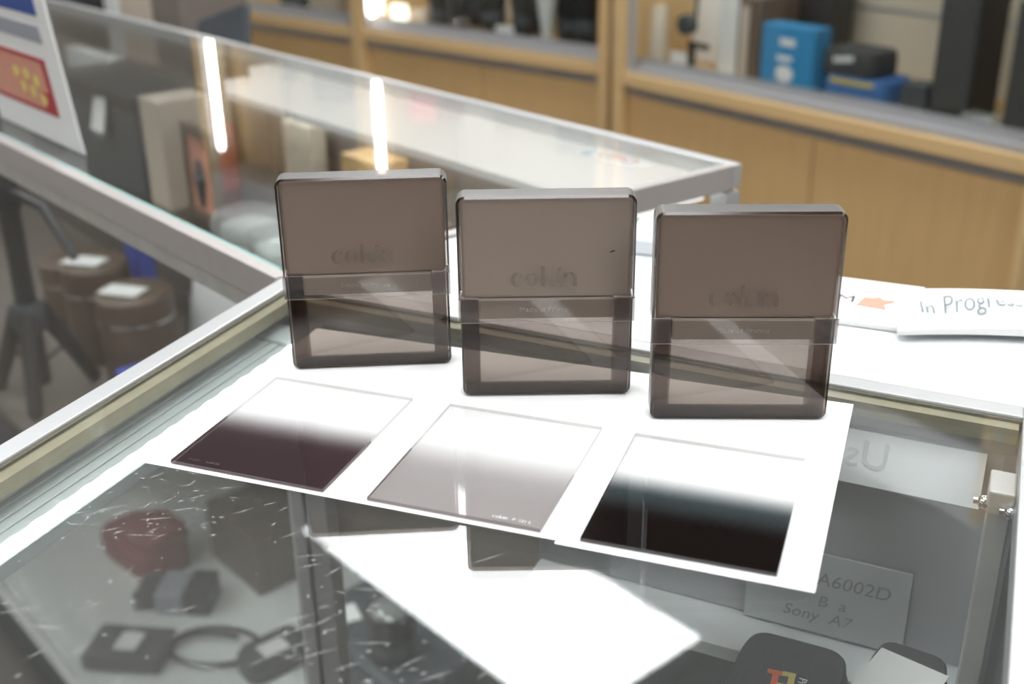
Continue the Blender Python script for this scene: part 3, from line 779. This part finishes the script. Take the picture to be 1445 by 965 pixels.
# ================================================================== WALL CABINETS
def cabinet(name, label, p0, ang, x0, x1, posts, doors, zl, LEDs, back):
    c = empty(name, (p0.x, p0.y, -0.95), ang)
    tag(c, label, 'cabinet')
    D = 0.42
    def B(nm, boxes, mat, bevel=0.0, par=None):
        mb = MB()
        for (a, b_, y0, y1, z0, z1) in boxes:
            mb.box(a, b_, y0, y1, z0 + 0.95, z1 + 0.95)
        return mb.build(nm, mat, par or c, bevel)
    B('carcass', [(x0, x1, 0.06, D, -0.95, zl - 0.034)], 'wood')
    for (a, b_) in doors:
        B('door', [(a + 0.002, b_ - 0.002, 0.025, 0.045, -0.90, zl - 0.060)], 'wood', 0.001)
    B('finger_rail', [(x0, x1, 0.018, 0.045, zl - 0.056, zl - 0.034)], 'alu_dark')
    B('ledge', [(x0, x1, 0.0, D, zl - 0.034, zl)], 'wood_edge', 0.002)
    B('track', [(x0, x1, 0.012, 0.075, zl + 0.0005, zl + 0.012)], 'alu_dark')
    B('track_lip', [(x0, x1, 0.045, 0.052, zl + 0.0125, zl + 0.030)], 'alu_dark')
    B('track_lip', [(x0, x1, 0.068, 0.075, zl + 0.0125, zl + 0.030)], 'alu_dark')
    for (a, b_) in posts:
        B('post', [(a, b_, -0.004, 0.40, -0.95, 1.10)], 'wood_edge')
        B('post_channel', [(b_ + 0.0005, b_ + 0.014, 0.012, 0.03, zl + 0.013, 0.90)], 'alu_dark')
    B('back_board', [(x0, x1, D, D + 0.02, zl, 1.10)], back)
    for z in (zl + 0.16, zl + 0.30, zl + 0.44, zl + 0.58, zl + 0.72, zl + 0.86):
        B('slat_groove', [(x0, x1, D - 0.003, D - 0.0005, z, z + 0.008)], 'alu_dark')
    B('header', [(x0, x1, 0.0, D, 0.92, 1.10)], 'white')
    for z in (zl + 0.42, zl + 0.80):
        B('shelf', [(x0, x1, 0.10, D - 0.005, z, z + 0.008)], 'glass')
    for (a, b_, y) in LEDs[1]:
        pn = B('sliding_glass', [(a, b_, y, y + 0.005, zl + 0.031, 0.90)], 'glass')
        B('glass_handle', [((a + b_) / 2 - 0.02, (a + b_) / 2 + 0.02, y - 0.004, y - 0.0005, zl + 0.06, zl + 0.10)], 'alu_dark', 0, pn) if False else None
    for x in LEDs[0]:
        t = B('led_tube', [(x - 0.006, x + 0.006, 0.024, 0.036, zl + 0.04, 0.83)], 'tube', 0.004)
    return c
ZL = -0.30
pL0, pL1 = at(511, 41, ZL), at(846, 89, ZL)
aL = math.atan2(pL1.y - pL0.y, pL1.x - pL0.x)
pR0, pR1 = at(879, 102, ZL), at(1445, 221, ZL)
aR = math.atan2(pR1.y - pR0.y, pR1.x - pR0.x)
cabL = cabinet('wall_cabinet', 'long maple wall cabinet with glass doors and dark camera lenses inside', pL0, aL, -0.955, 0.945,
        [(-0.965, -0.935), (-0.05, 0.0), (0.945, 0.980)], [(-0.935, -0.455), (-0.455, -0.05), (0.0, 0.494), (0.494, 0.945)], ZL,
        ([-0.893, 0.020], [(-0.93, -0.50, 0.046), (-0.52, -0.06, 0.069), (0.014, 0.50, 0.046), (0.48, 0.94, 0.069)]), 'cream')
cabR = cabinet('wall_cabinet', 'maple wall cabinet with glass doors, blue box and tan stock inside', pR0, aR, 0.0, 1.118,
        [(-0.034, 0.0), (1.118, 1.136)], [(0.0, 0.600), (0.600, 1.118)], ZL,
        ([], [(0.014, 0.640, 0.046), (0.625, 1.11, 0.069)]), 'cream')
def inwall(p0, ang, x, y, z):
    return Vector((p0.x + math.cos(ang) * x - math.sin(ang) * y, p0.y + math.sin(ang) * x + math.cos(ang) * y, z))
mbp = MB().box(-0.87, -0.60, 0.11, 0.125, 0.95 + 0.30, 0.95 + 0.90).build('wood_panel', 'wood', cabL)
MB().box(0.03, 0.36, 0.105, 0.125, 0.95 + 0.106, 0.95 + 0.118).build('led_tube', EM('added_cabinet_light', (1.0, 0.96, 0.88), 26.0), cabR)  # added light above the view, brightens the stock at the left
ZC = ZL + 0.0015
def Lb(px, depth):      # local x on the cabinet floor at depth for a pixel column low in the cabinet
    return on_wall(px, 60, (pL0.x, pL0.y), aL, depth)[0]
def Rb(px, depth):
    return on_wall(px, 90, (pR0.x, pR0.y), aR, depth)[0]
def wbox(side, px0, px1, depth, d, h, mat, label, cat, name='stock_box', z=None, bevel=0.003):
    p0, ang, f = (pL0, aL, Lb) if side == 'L' else (pR0, aR, Rb)
    x0, x1 = f(px0, depth), f(px1, depth)
    return boxobj(name, inwall(p0, ang, (x0 + x1) / 2, depth + d / 2, ZC if z is None else z), ang, x1 - x0, d, h, mat, label, cat, bevel)
# left cabinet: lenses and a lit block
for i, (px, dp, r, h, lab) in enumerate([
    (622, 0.17, 0.036, 0.13, 'black camera lens beside the white glowing block'),
    (650, 0.14, 0.036, 0.11, 'black camera lens in front of a taller lens'),
    (668, 0.26, 0.045, 0.19, 'tall black camera lens at the back of the lens row'),
    (697, 0.20, 0.042, 0.15, 'black camera lens behind the price card'),
    (738, 0.17, 0.036, 0.16, 'black camera lens beside the pale cone hood'),
    (804, 0.19, 0.040, 0.15, 'black camera lens on the right of the pale cone hood'),
    (828, 0.16, 0.040, 0.18, 'tall black camera lens next to the cabinet post'),
    (760, 0.28, 0.05, 0.24, 'largest black camera lens at the cabinet back')]):
    lens('camera_lens', inwall(pL0, aL, Lb(px, dp), dp, ZC), r, h, lab)
wbox('L', 700, 724, 0.095, 0.004, 0.045, 'tag', 'white price card in front of the camera lenses', 'card', 'price_card', bevel=0)
wbox('L', 820, 846, 0.095, 0.03, 0.012, 'tag', 'low white card lying by the cabinet post', 'card', 'price_card', bevel=0)
hd = MB().lathe([(0.012, 0), (0.030, 0.13), (0.034, 0.16)], 20).build('lens_hood', 'frost', None, smooth=True, loc=inwall(pL0, aL, Lb(772, 0.12), 0.12, ZC))
tag(hd, 'pale cone shaped lens hood among the black lenses', 'lens hood')
lt = empty('display_light', inwall(pL0, aL, Lb(560, 0.14), 0.14, ZC), aL)
tag(lt, 'small glowing white display light in the lens cabinet', 'light')
MB().box(-0.055, 0.055, -0.015, 0.015, 0.0, 0.012).build('base', 'white', lt)
MB().box(-0.05, 0.05, -0.012, 0.012, 0.0125, 0.060).build('diffuser', EM('display_light', (1.0, 0.93, 0.80), 3.5), lt, 0.004)
wbox('L', 580, 602, 0.14, 0.06, 0.05, 'card', 'low beige box beside the glowing display light', 'box')
ring0 = MB()
for k in range(1):
    pts = [(0.022 * math.cos(t * 0.3142), 0, 0.027 + 0.022 * math.sin(t * 0.3142)) for t in range(21)]
    ring0.tube(pts, 0.005, 8)
ro = ring0.build('adapter_ring', 'chrome', None, smooth=True, loc=inwall(pL0, aL, Lb(655, 0.095), 0.092, ZC), rz=aL)
tag(ro, 'chrome adapter ring standing in front of the lenses', 'adapter ring')
wbox('L', 400, 430, 0.15, 0.08, 0.12, 'charcoal', 'charcoal box in the far bay of the lens cabinet', 'box')
wbox('L', 440, 480, 0.14, 0.06, 0.07, 'card', 'beige box in the far bay of the lens cabinet', 'box')
# stock on the upper shelves of the left cabinet (shows in the showcase glass)
for i in range(9):
    z = ZL + (0.4285 if i % 2 else 0.8085)
    x = -0.80 + i * 0.19
    if abs(x + 0.02) < 0.1: x += 0.12
    lab = ['brown carton', 'white carton', 'black lens carton', 'beige carton', 'maroon carton', 'grey carton', 'cream carton', 'navy carton', 'dark carton'][i]
    mt = ['brown', 'white', 'black', 'card', 'red', 'greyb', 'cream', 'navy', 'charcoal'][i]
    boxobj('stock_carton', inwall(pL0, aL, x, 0.24, z), aL, 0.13, 0.14, 0.09 + 0.012 * (i % 3), mt, lab + ' on a glass shelf of the lens cabinet', 'carton')
# right cabinet
wbox('R', 892, 932, 0.16, 0.06, 0.26, S('tan_case', (0.62, 0.44, 0.18), 0.5), 'tan upright case next to the cabinet post', 'case', 'tan_case')
cn = MB().lathe([(0.030, 0), (0.030, 0.004), (0.022, 0.15), (0.018, 0.155)], 20).build('ivory_cylinder', 'cream', None, smooth=True, loc=inwall(pR0, aR, Rb(927, 0.12), 0.12, ZC))
tag(cn, 'ivory tapered cylinder in front of the tan case', 'cylinder')
wbox('R', 944, 1012, 0.25, 0.05, 0.30, 'white', 'tall white box behind the mounted lens', 'box')
wbox('R', 1012, 1038, 0.15, 0.05, 0.34, 'frost', 'narrow pale grey box beside the tall white box', 'box')
gm = empty('stabiliser', inwall(pR0, aR, Rb(975, 0.13), 0.13, ZC), aR)
tag(gm, 'black hand stabiliser with round head and white price card', 'stabiliser')
MB().tube([(0, 0, 0.0), (0, 0, 0.075)], 0.010, 10).build('handle', 'black', gm, smooth=True)
MB().tube([(-0.01, 0, 0.07), (0.055, 0, 0.066)], 0.008, 8).build('arm', 'black', gm, smooth=True)
MB().lathe([(0.022, -0.016), (0.026, -0.012), (0.026, 0.012), (0.022, 0.016)], 18, 0, (0, 0, 0)).build('head', 'charcoal', gm, smooth=True).location = (-0.02, 0, 0.115)
gm.children[-1].rotation_euler = (math.pi / 2, 0, 0)
MB().tube([(0.0, 0.01, 0.135), (0.004, 0.01, 0.30)], 0.005, 8).build('strap', 'black', gm, smooth=True)
MB().box(-0.045, 0.012, -0.03, -0.027, 0.006, 0.050).build('price_card', 'tag', gm)
wbox('R', 1038, 1069, 0.13, 0.14, 0.20, 'brown', 'brown carton between the pale grey box and the blue box', 'carton', 'brown_carton')
wbox('R', 1042, 1052, 0.125, 0.004, 0.18, 'card', 'beige divider card in front of the brown carton', 'card', 'divider_card', bevel=0)
bb = empty('blue_box', inwall(pR0, aR, (Rb(1071, 0.11) + Rb(1145, 0.11)) / 2, 0.145, ZC), aR)
tag(bb, 'bright blue product box with white lettering and a white picture', 'box')
hw = (Rb(1145, 0.11) - Rb(1071, 0.11)) / 2
MB().box(-hw, hw, -0.03, 0.03, 0, 0.150).build('carton', 'blue', bb, 0.002)
MB().box(-0.022, 0.022, -0.0312, -0.0302, 0.105, 0.122).build('printed_title', 'tag', bb)
MB().box(-0.028, 0.016, -0.0312, -0.0302, 0.070, 0.082).build('printed_line', 'tag', bb)
pm = MB().sphere((0, 0, 0), 0.020, 14).build('printed_picture', 'tag', bb, smooth=True); pm.scale = (1.3, 0.03, 1); pm.location = (-0.004, -0.0305, 0.040)
wbox('R', 1092, 1165, 0.30, 0.09, 0.235, 'black', 'black box standing behind the blue box', 'box')
for (pxa, w_, d_, h_, mt, lab, z, dp) in [(1228, 0.17, 0.14, 0.055, 'navy', 'blue fabric bag lying under the black bag', ZC, 0.19)]:
    t = empty('fabric_bag', inwall(pR0, aR, Rb(pxa, dp), dp, z), aR)
    tag(t, lab, 'bag'); pillow(w_, d_, h_, 0.012).build('body', mt, t, smooth=True)
    pillow(w_ * 0.9, d_ * 1.02, 0.010, 0.004).build('piping', 'yellow', t, smooth=True).location = (0, 0, h_ * 0.75)
t = empty('camera_bag', inwall(pR0, aR, Rb(1214, 0.19), 0.19, ZC + 0.0575), aR)
tag(t, 'black camera bag with silver label on top of the blue bag', 'bag')
pillow(0.145, 0.12, 0.055, 0.014).build('body', 'rubber', t, smooth=True)
MB().box(-0.022, 0.03, -0.064, -0.061, 0.030, 0.042).build('badge', 'frost', t).rotation_euler = (0, -0.15, 0)
def speaker(px0, px1, dp, h, lab):
    x0, x1 = Rb(px0, dp), Rb(px1, dp); w_ = x1 - x0
    t = empty('loudspeaker', inwall(pR0, aR, (x0 + x1) / 2, dp + 0.05, ZC), aR)
    tag(t, lab, 'loudspeaker')
    MB().box(-w_ / 2, w_ / 2, -0.05, 0.05, 0, h).build('housing', 'black', t, 0.004)
    MB().box(-w_ * 0.42, w_ * 0.42, -0.054, -0.0505, 0.02, h - 0.02).build('grille', 'rubber', t, 0.001)
speaker(1318, 1378, 0.15, 0.285, 'tall black loudspeaker beside the blue bag')
speaker(1426, 1475, 0.13, 0.26, 'black loudspeaker by the end of the cabinet')
t = empty('wrapped_pack', inwall(pR0, aR, Rb(1398, 0.12), 0.115, ZC), aR)
tag(t, 'clear wrapped pack lying between the two loudspeakers', 'package')
pillow(0.08, 0.05, 0.035, 0.01).build('wrap', 'clearbag', t, smooth=True)
pillow(0.06, 0.035, 0.02, 0.01).build('contents', 'frost', t, smooth=True)
wbox('R', 1275, 1312, 0.15, 0.06, 0.06, 'charcoal', 'low charcoal box beside the tall loudspeaker', 'box')
for i in range(5):
    boxobj('stock_carton', inwall(pR0, aR, 0.13 + i * 0.21, 0.24, ZL + (0.4285 if i % 2 == 0 else 0.8085)), aR, 0.13, 0.14, 0.12, ['white', 'brown', 'card', 'black', 'cream'][i],
           ['white', 'brown', 'beige', 'black', 'cream'][i] + ' carton on a glass shelf of the blue box cabinet', 'carton')
# dark column and white bottle at the far left behind the showcase
for (a0, a1, h_, mt, nm, lab, ct) in [(2.06, 2.40, 1.00, 'black', 'dark_locker', 'tall black locker standing behind the far end of the showcase', 'locker'),
                      (1.975, 2.05, 0.99, 'frost', 'white_carton', 'narrow white carton standing between the black locker and the beige carton', 'carton'),
                      (1.81, 1.965, 0.99, 'card', 'beige_carton', 'tall beige carton standing beside the narrow white carton', 'carton'),
                      (1.66, 1.80, 0.98, 'taupe', 'grey_locker', 'tall dark grey locker standing beside the beige carton', 'locker')]:
    boxobj(nm, an((a0 + a1) / 2, 0.83, -0.95), NA, 0.16, a1 - a0, h_, mt, lab, ct, 0.006)

# ================================================================== PAPER, FILTERS, SMOKED BOXES
PA = math.radians(-20.2)
pc = at(203, 653); pr = at(782, 768)
du = Vector((math.cos(PA), math.sin(PA), 0)); dv = Vector((-math.sin(PA), math.cos(PA), 0))
def paper(name, corner, w, d, z, label):
    cc = corner + du * (w / 2) + dv * (d / 2)
    ob = MB().box(-w / 2, w / 2, -d / 2, d / 2, 0, 0.0002).build(name, 'paper', None, loc=(cc.x, cc.y, z), rz=PA)
    return tag(ob, label, 'paper')
paper('paper_sheet', pc, 0.222, 0.176, 0.00005, 'white paper sheet under the purple grey filter and the pale grey filter')
paper('paper_sheet', pr, 0.110, 0.176, 0.0003, 'white paper sheet under the black graduated filter')
def logo(h, mat, name, parent, mtx, ext):
    mb = MB()
    def poly(pts): mb.prism(pts, 0, ext)
    def strip(o_, i_):
        n = len(o_)
        for k in range(n - 1):
            mb.prism([o_[k], o_[k + 1], i_[k + 1], i_[k]], 0, ext)
    x = 0.0
    arc = lambda cx, cy, rx, ry, a0, a1, n: [(cx + rx * math.cos(math.radians(a0 + (a1 - a0) * k / n)), cy + ry * math.sin(math.radians(a0 + (a1 - a0) * k / n))) for k in range(n + 1)]
    strip(arc(.40, .5, .42, .5, 48, 312, 16), arc(.50, .5, .26, .46, 52, 308, 16)); poly([(.62, .72), (.74, .72), (.74, .90), (.62, .90)])
    x = .92
    strip(arc(x + .45, .5, .45, .5, 0, 360, 24), arc(x + .45, .5, .20, .46, 0, 360, 24))
    x = 2.02
    poly([(x, 0), (x + .24, 0), (x + .24, 1.45), (x, 1.45)]); poly([(x - .1, 1.40), (x, 1.40), (x, 1.45), (x - .1, 1.45)])
    poly([(x + .24, .48), (x + .62, .95), (x + .70, .95), (x + .24, .40)]); poly([(x + .32, .60), (x + .58, 0), (x + .88, 0), (x + .46, .70)])
    x = 3.05
    poly([(x, 0), (x + .24, 0), (x + .24, .95), (x, .95)]); poly([(x + .02, 1.12), (x + .34, 1.22), (x + .30, 1.36), (x + .02, 1.30)])
    x = 3.48
    poly([(x, 0), (x + .24, 0), (x + .24, .95), (x, .95)])
    strip(arc(x + .48, .55, .44, .45, 10, 165, 10), arc(x + .44, .55, .20, .38, 10, 165, 10)); poly([(x + .66, 0), (x + .92, 0), (x + .92, .62), (x + .66, .62)])
    sc_ = Matrix.Diagonal((h, h, 1, 1))
    ob = mb.build(name, mat, parent)
    ob.data.transform(mtx @ sc_)
    return ob
FX = [(-0.1110, 0.5320, -0.3586), (-0.0112, 0.4952, -0.3501), (0.0845, 0.4596, -0.3426)]
def ramp(full, mid, p0=0.30, p1=0.74):
    return [(p0, (0.99, 0.99, 0.99)), (p1, full), (0.44, tuple(0.55 * 0.99 + 0.45 * c for c in mid)), (0.56, mid), (0.65, tuple(0.35 * a + 0.65 * b for a, b in zip(mid, full)))]
FM = [GRAD('purple_grey_graduated_resin', [(0.34, (1, 1, 1)), (0.66, (0.215, 0.172, 0.182)), (0.80, (0.205, 0.162, 0.172))]),
      GRAD('pale_grey_graduated_resin', [(0.31, (1, 1, 1)), (0.68, (0.60, 0.58, 0.575)), (0.85, (0.575, 0.55, 0.545))]),
      GRAD('black_graduated_resin', [(0.34, (1, 1, 1)), (0.58, (0.18, 0.205, 0.215)), (0.76, (0.07, 0.058, 0.058))])]
M['f_edge'] = GL('resin_edge', (0.30, 0.26, 0.26), 0.1, 0.05)
M['f_edge2'] = GL('resin_edge_light', (0.70, 0.68, 0.67), 0.1, 0.05)
M['f_clear'] = GL('resin_underside', (1, 1, 1), 0.0, 0.0)
FLAB = ['square graduated filter with purple grey dark half lying on paper', 'square graduated filter with pale grey half and white lettering', 'square graduated filter with near black dark half']
FT = 0.0018
for i, (X, Y, t) in enumerate(FX):
    z = 0.0006
    rt = MB()
    w, d = 0.042, 0.05
    rt.add([(-w, -d, 0), (w, -d, 0), (w, d, 0), (-w, d, 0), (-w, -d, FT), (w, -d, FT), (w, d, FT), (-w, d, FT)], [(4, 5, 6, 7)], 0)
    rt.add([(-w, -d, 0), (w, -d, 0), (w, d, 0), (-w, d, 0)], [(3, 2, 1, 0)], 2)
    for (q0, q1) in (((-w, -d), (w, -d)), ((w, -d), (w, 0)), ((-w, 0), (-w, -d))):
        rt.add([(*q0, 0), (*q1, 0), (*q1, FT), (*q0, FT)], [(0, 1, 2, 3)], 1)
    for (q0, q1) in (((w, 0), (w, d)), ((w, d), (-w, d)), ((-w, d), (-w, 0))):
        rt.add([(*q0, 0), (*q1, 0), (*q1, FT), (*q0, FT)], [(0, 1, 2, 3)], 3)
    fo = rt.build('graduated_filter', [FM[i], 'f_edge', 'f_clear', 'f_edge2'], None, loc=(X, Y, z), rz=t)
    tag(fo, FLAB[i], 'filter', 'graduated filters on the paper')
    if i == 1:
        logo(0.0016, 'tag', 'lettering', fo, frame_m((0.0185, -0.0475, FT + 0.00005), (1, 0, 0), (0, 1, 0)), 0.00005)
        text('lettering', 'P  121 L', 0.0027, 'tag', fo, frame_m((0.0278, -0.0475, FT + 0.0001), (1, 0, 0), (0, 1, 0)), 0.00003)
    if i == 0:
        text('lettering', 'P 121', 0.0027, 'ink', fo, frame_m((-0.034, -0.0470, FT + 0.0001), (1, 0, 0), (0, 1, 0)), 0.00003)
        logo(0.0016, 'ink', 'lettering', fo, frame_m((-0.0240, -0.0470, FT + 0.00005), (1, 0, 0), (0, 1, 0)), 0.00005)

CX = [(-0.0801, 0.6083, 0.0606), (0.0184, 0.5679, -0.0024), (0.1163, 0.5362, -0.0396)]
def rrect(w, z0, z1, r, n=5, corners=(1, 1, 1, 1)):
    pts = []
    cs = [(w / 2 - r, z0 + r, -90), (w / 2 - r, z1 - r, 0), (-w / 2 + r, z1 - r, 90), (-w / 2 + r, z0 + r, 180)]
    full = [(w / 2, z0), (w / 2, z1), (-w / 2, z1), (-w / 2, z0)]
    for k, (cx, cz, a0) in enumerate(cs):
        if corners[k]:
            for j in range(n + 1):
                a = math.radians(a0 + 90 * j / n)
                pts.append((cx + r * math.cos(a), cz + r * math.sin(a)))
        else:
            pts.append(full[k])
    return pts
def shell(name, w, z0, z1, dep, r, corners, parent, th=0.0012, ch=0.0012, open_bottom=True):
    """hollow half of a box: faces front and back, chamfered rim all round; open at one end"""
    mb = MB()
    def ring(inset, y):
        ip = rrect(w - 2 * inset, z0 + (0 if not corners[0] else inset), z1 - (0 if not corners[1] else inset), max(0.0006, r - inset), 5, corners)
        return [(x, y, z) for (x, z) in ip]
    yf, yb = -dep / 2, dep / 2
    seq = [(ch, yf, 0), (0, yf + ch, 1), (0, yb - ch, 2), (ch, yb, 1)]
    n = len(ring(0, 0))
    rings = [ring(a, y) for (a, y, _) in seq]
    vs_ = sum(rings, [])
    fs, ms = [tuple(range(n))], [0]
    skip = set()
    for k in range(n):
        a, b_ = rings[1][k], rings[1][(k + 1) % n]
        if open_bottom and not corners[0] and abs(a[2] - z0) < 1e-6 and abs(b_[2] - z0) < 1e-6: skip.add(k)
        if open_bottom and not corners[1] and abs(a[2] - z1) < 1e-6 and abs(b_[2] - z1) < 1e-6: skip.add(k)
    for j in range(3):
        for k in range(n):
            if k in skip: continue
            fs.append((j * n + k, j * n + (k + 1) % n, (j + 1) * n + (k + 1) % n, (j + 1) * n + k)); ms.append(1 if j != 1 else 2)
    fs.append(tuple(range(3 * n, 4 * n))[::-1]); ms.append(0)
    # inner skin
    def iring(y):
        t_ = th
        ip = rrect(w - 2 * t_ - 0.001, z0 + (0 if not corners[0] else t_), z1 - (0 if not corners[1] else t_), max(0.0006, r - t_), 5, corners)
        return [(x, y, z) for (x, z) in ip]
    o = len(vs_)
    vs_ += iring(yf + th) + iring(yb - th)
    fs.append(tuple(range(o, o + n))[::-1]); ms.append(0)
    fs.append(tuple(range(o + n, o + 2 * n))); ms.append(0)
    for k in range(n):
        if k in skip: continue
        fs.append((o + k, o + n + k, o + n + (k + 1) % n, o + (k + 1) % n)); ms.append(0)
    for f_, m_ in zip(fs, ms):
        mb.f.append(f_); mb.m.append(m_)
    mb.v = vs_
    me = bpy.data.meshes.new(name)
    me.from_pydata(mb.v, [], mb.f)
    for mt in ('smoke_lid' if name == 'lid' else 'smoke_base', 'smoke_rim', 'smoke_side'):
        me.materials.append(M[mt])
    for p_, mi in zip(me.polygons, mb.m):
        p_.material_index = mi
    ob = bpy.data.objects.new(name, me); COL.objects.link(ob); ob.parent = parent
    return ob
CLAB = ['smoked plastic filter box behind the purple grey filter', 'smoked plastic filter box behind the pale grey filter, with a black speck', 'smoked plastic filter box behind the black filter']
DEP, CHH, ZJ = 0.0150, 0.1122, 0.0560
for i, (X, Y, t) in enumerate(CX):
    c = Vector((X, Y, 0)) + Vector((-math.sin(t), math.cos(t), 0)) * (DEP / 2)
    z = 0.0006 if i else 0.0004
    r = empty('filter_box', (c.x, c.y, z), t)
    tag(r, CLAB[i], 'filter box', 'smoked filter boxes standing on the paper')
    lid = shell('lid', 0.0922, ZJ, CHH, DEP, 0.0045, (0, 1, 1, 0), r)
    base = shell('base', 0.0906, 0.0, ZJ - 0.0004, DEP - 0.0008, 0.0042, (1, 0, 0, 1), r)
    MB().box(-0.0440, 0.0440, -0.0056, 0.0056, ZJ + 0.0006, CHH - 0.0018).build('foam_pad', 'foam_b' if i == 1 else 'foam_a', lid, 0.0015)
    MB().box(-0.0358, 0.0358, -0.0050, 0.0050, 0.0442, ZJ - 0.0002).build('foam_strip', 'foam_b', base, 0.001)
    for s_ in (-1, 1):
        x0, x1 = sorted((s_ * 0.0358, s_ * 0.0436))
        MB().box(x0, x1, -0.0052, -0.0046, 0.0025, ZJ - 0.001).build('guide_rib', 'smoke_rib', base)
        MB().box(x0, x1, 0.0046, 0.0052, 0.0025, ZJ - 0.001).build('guide_rib', 'smoke_rib', base)
    MB().box(-0.0436, 0.0436, -0.0052, 0.0052, 0.0014, 0.0030).build('floor_rib', 'smoke_rib', base)
    # clear tape band wrapped round the joint
    yf, yb, xe = -DEP / 2 - 0.0004, DEP / 2 + 0.0004, 0.0467
    tp = MB()
    tp.add([(-xe, yf, 0.0434), (xe, yf, 0.0434), (xe, yf, 0.0572), (-xe, yf, 0.0572)], [(0, 1, 2, 3)])
    tp.add([(-xe, yb, 0.0434), (xe, yb, 0.0434), (xe, yb, 0.0572), (-xe, yb, 0.0572)], [(3, 2, 1, 0)])
    for s_ in (-1, 1):
        tp.add([(s_ * xe, yf, 0.0434), (s_ * xe, yb, 0.0434), (s_ * xe, yb, 0.0572), (s_ * xe, yf, 0.0572)], [(0, 1, 2, 3)])
    band = tp.build('tape_band', 'tape', r)
    te = MB()
    for zz in (0.0434, 0.0572):
        te.box(-xe, xe, yf - 0.00008, yf, zz - 0.00009, zz + 0.00009)
    te.build('tape_edge', 'tape_edge', band)
    for s_ in (-1, 1):
        x0, x1 = sorted((s_ * 0.0372, s_ * 0.0462))
        MB().box(x0, x1, yf + 0.0001, yf + 0.0003, 0.0436, 0.0570).build('tape_overlap', GL('tape_overlap', (0.72, 0.69, 0.68), 0.1, 0.06, haze=0.02), band)
    # raised lettering
    FM_ = frame_m((-0.0185, -DEP / 2 - 0.0001, 0.0635), (1, 0, 0), (0, 0, 1))
    lg = logo(0.0078, 'emboss', 'raised_lettering', lid, FM_, 0.0002)
    text('raised_lettering', 'Made in France', 0.0040, 'emboss2', base, frame_m((-0.0145, -DEP / 2 + 0.0002, 0.0492), (1, 0, 0), (0, 0, 1)), 0.00008, sx=1.1)
    if i == 1:
        sp = MB().tube([(0.0325, -DEP / 2 - 0.0002, 0.0818), (0.0342, -DEP / 2 - 0.0002, 0.0826), (0.0352, -DEP / 2 - 0.0002, 0.0829)], [0.0002, 0.00055, 0.0003], 6).build('speck', 'ink', lid)

# lift everything so that the floor lies at z = 0
for o in list(bpy.data.objects):
    if o.parent is None and o.type in {'MESH', 'EMPTY'}:
        o.location.z += ZT
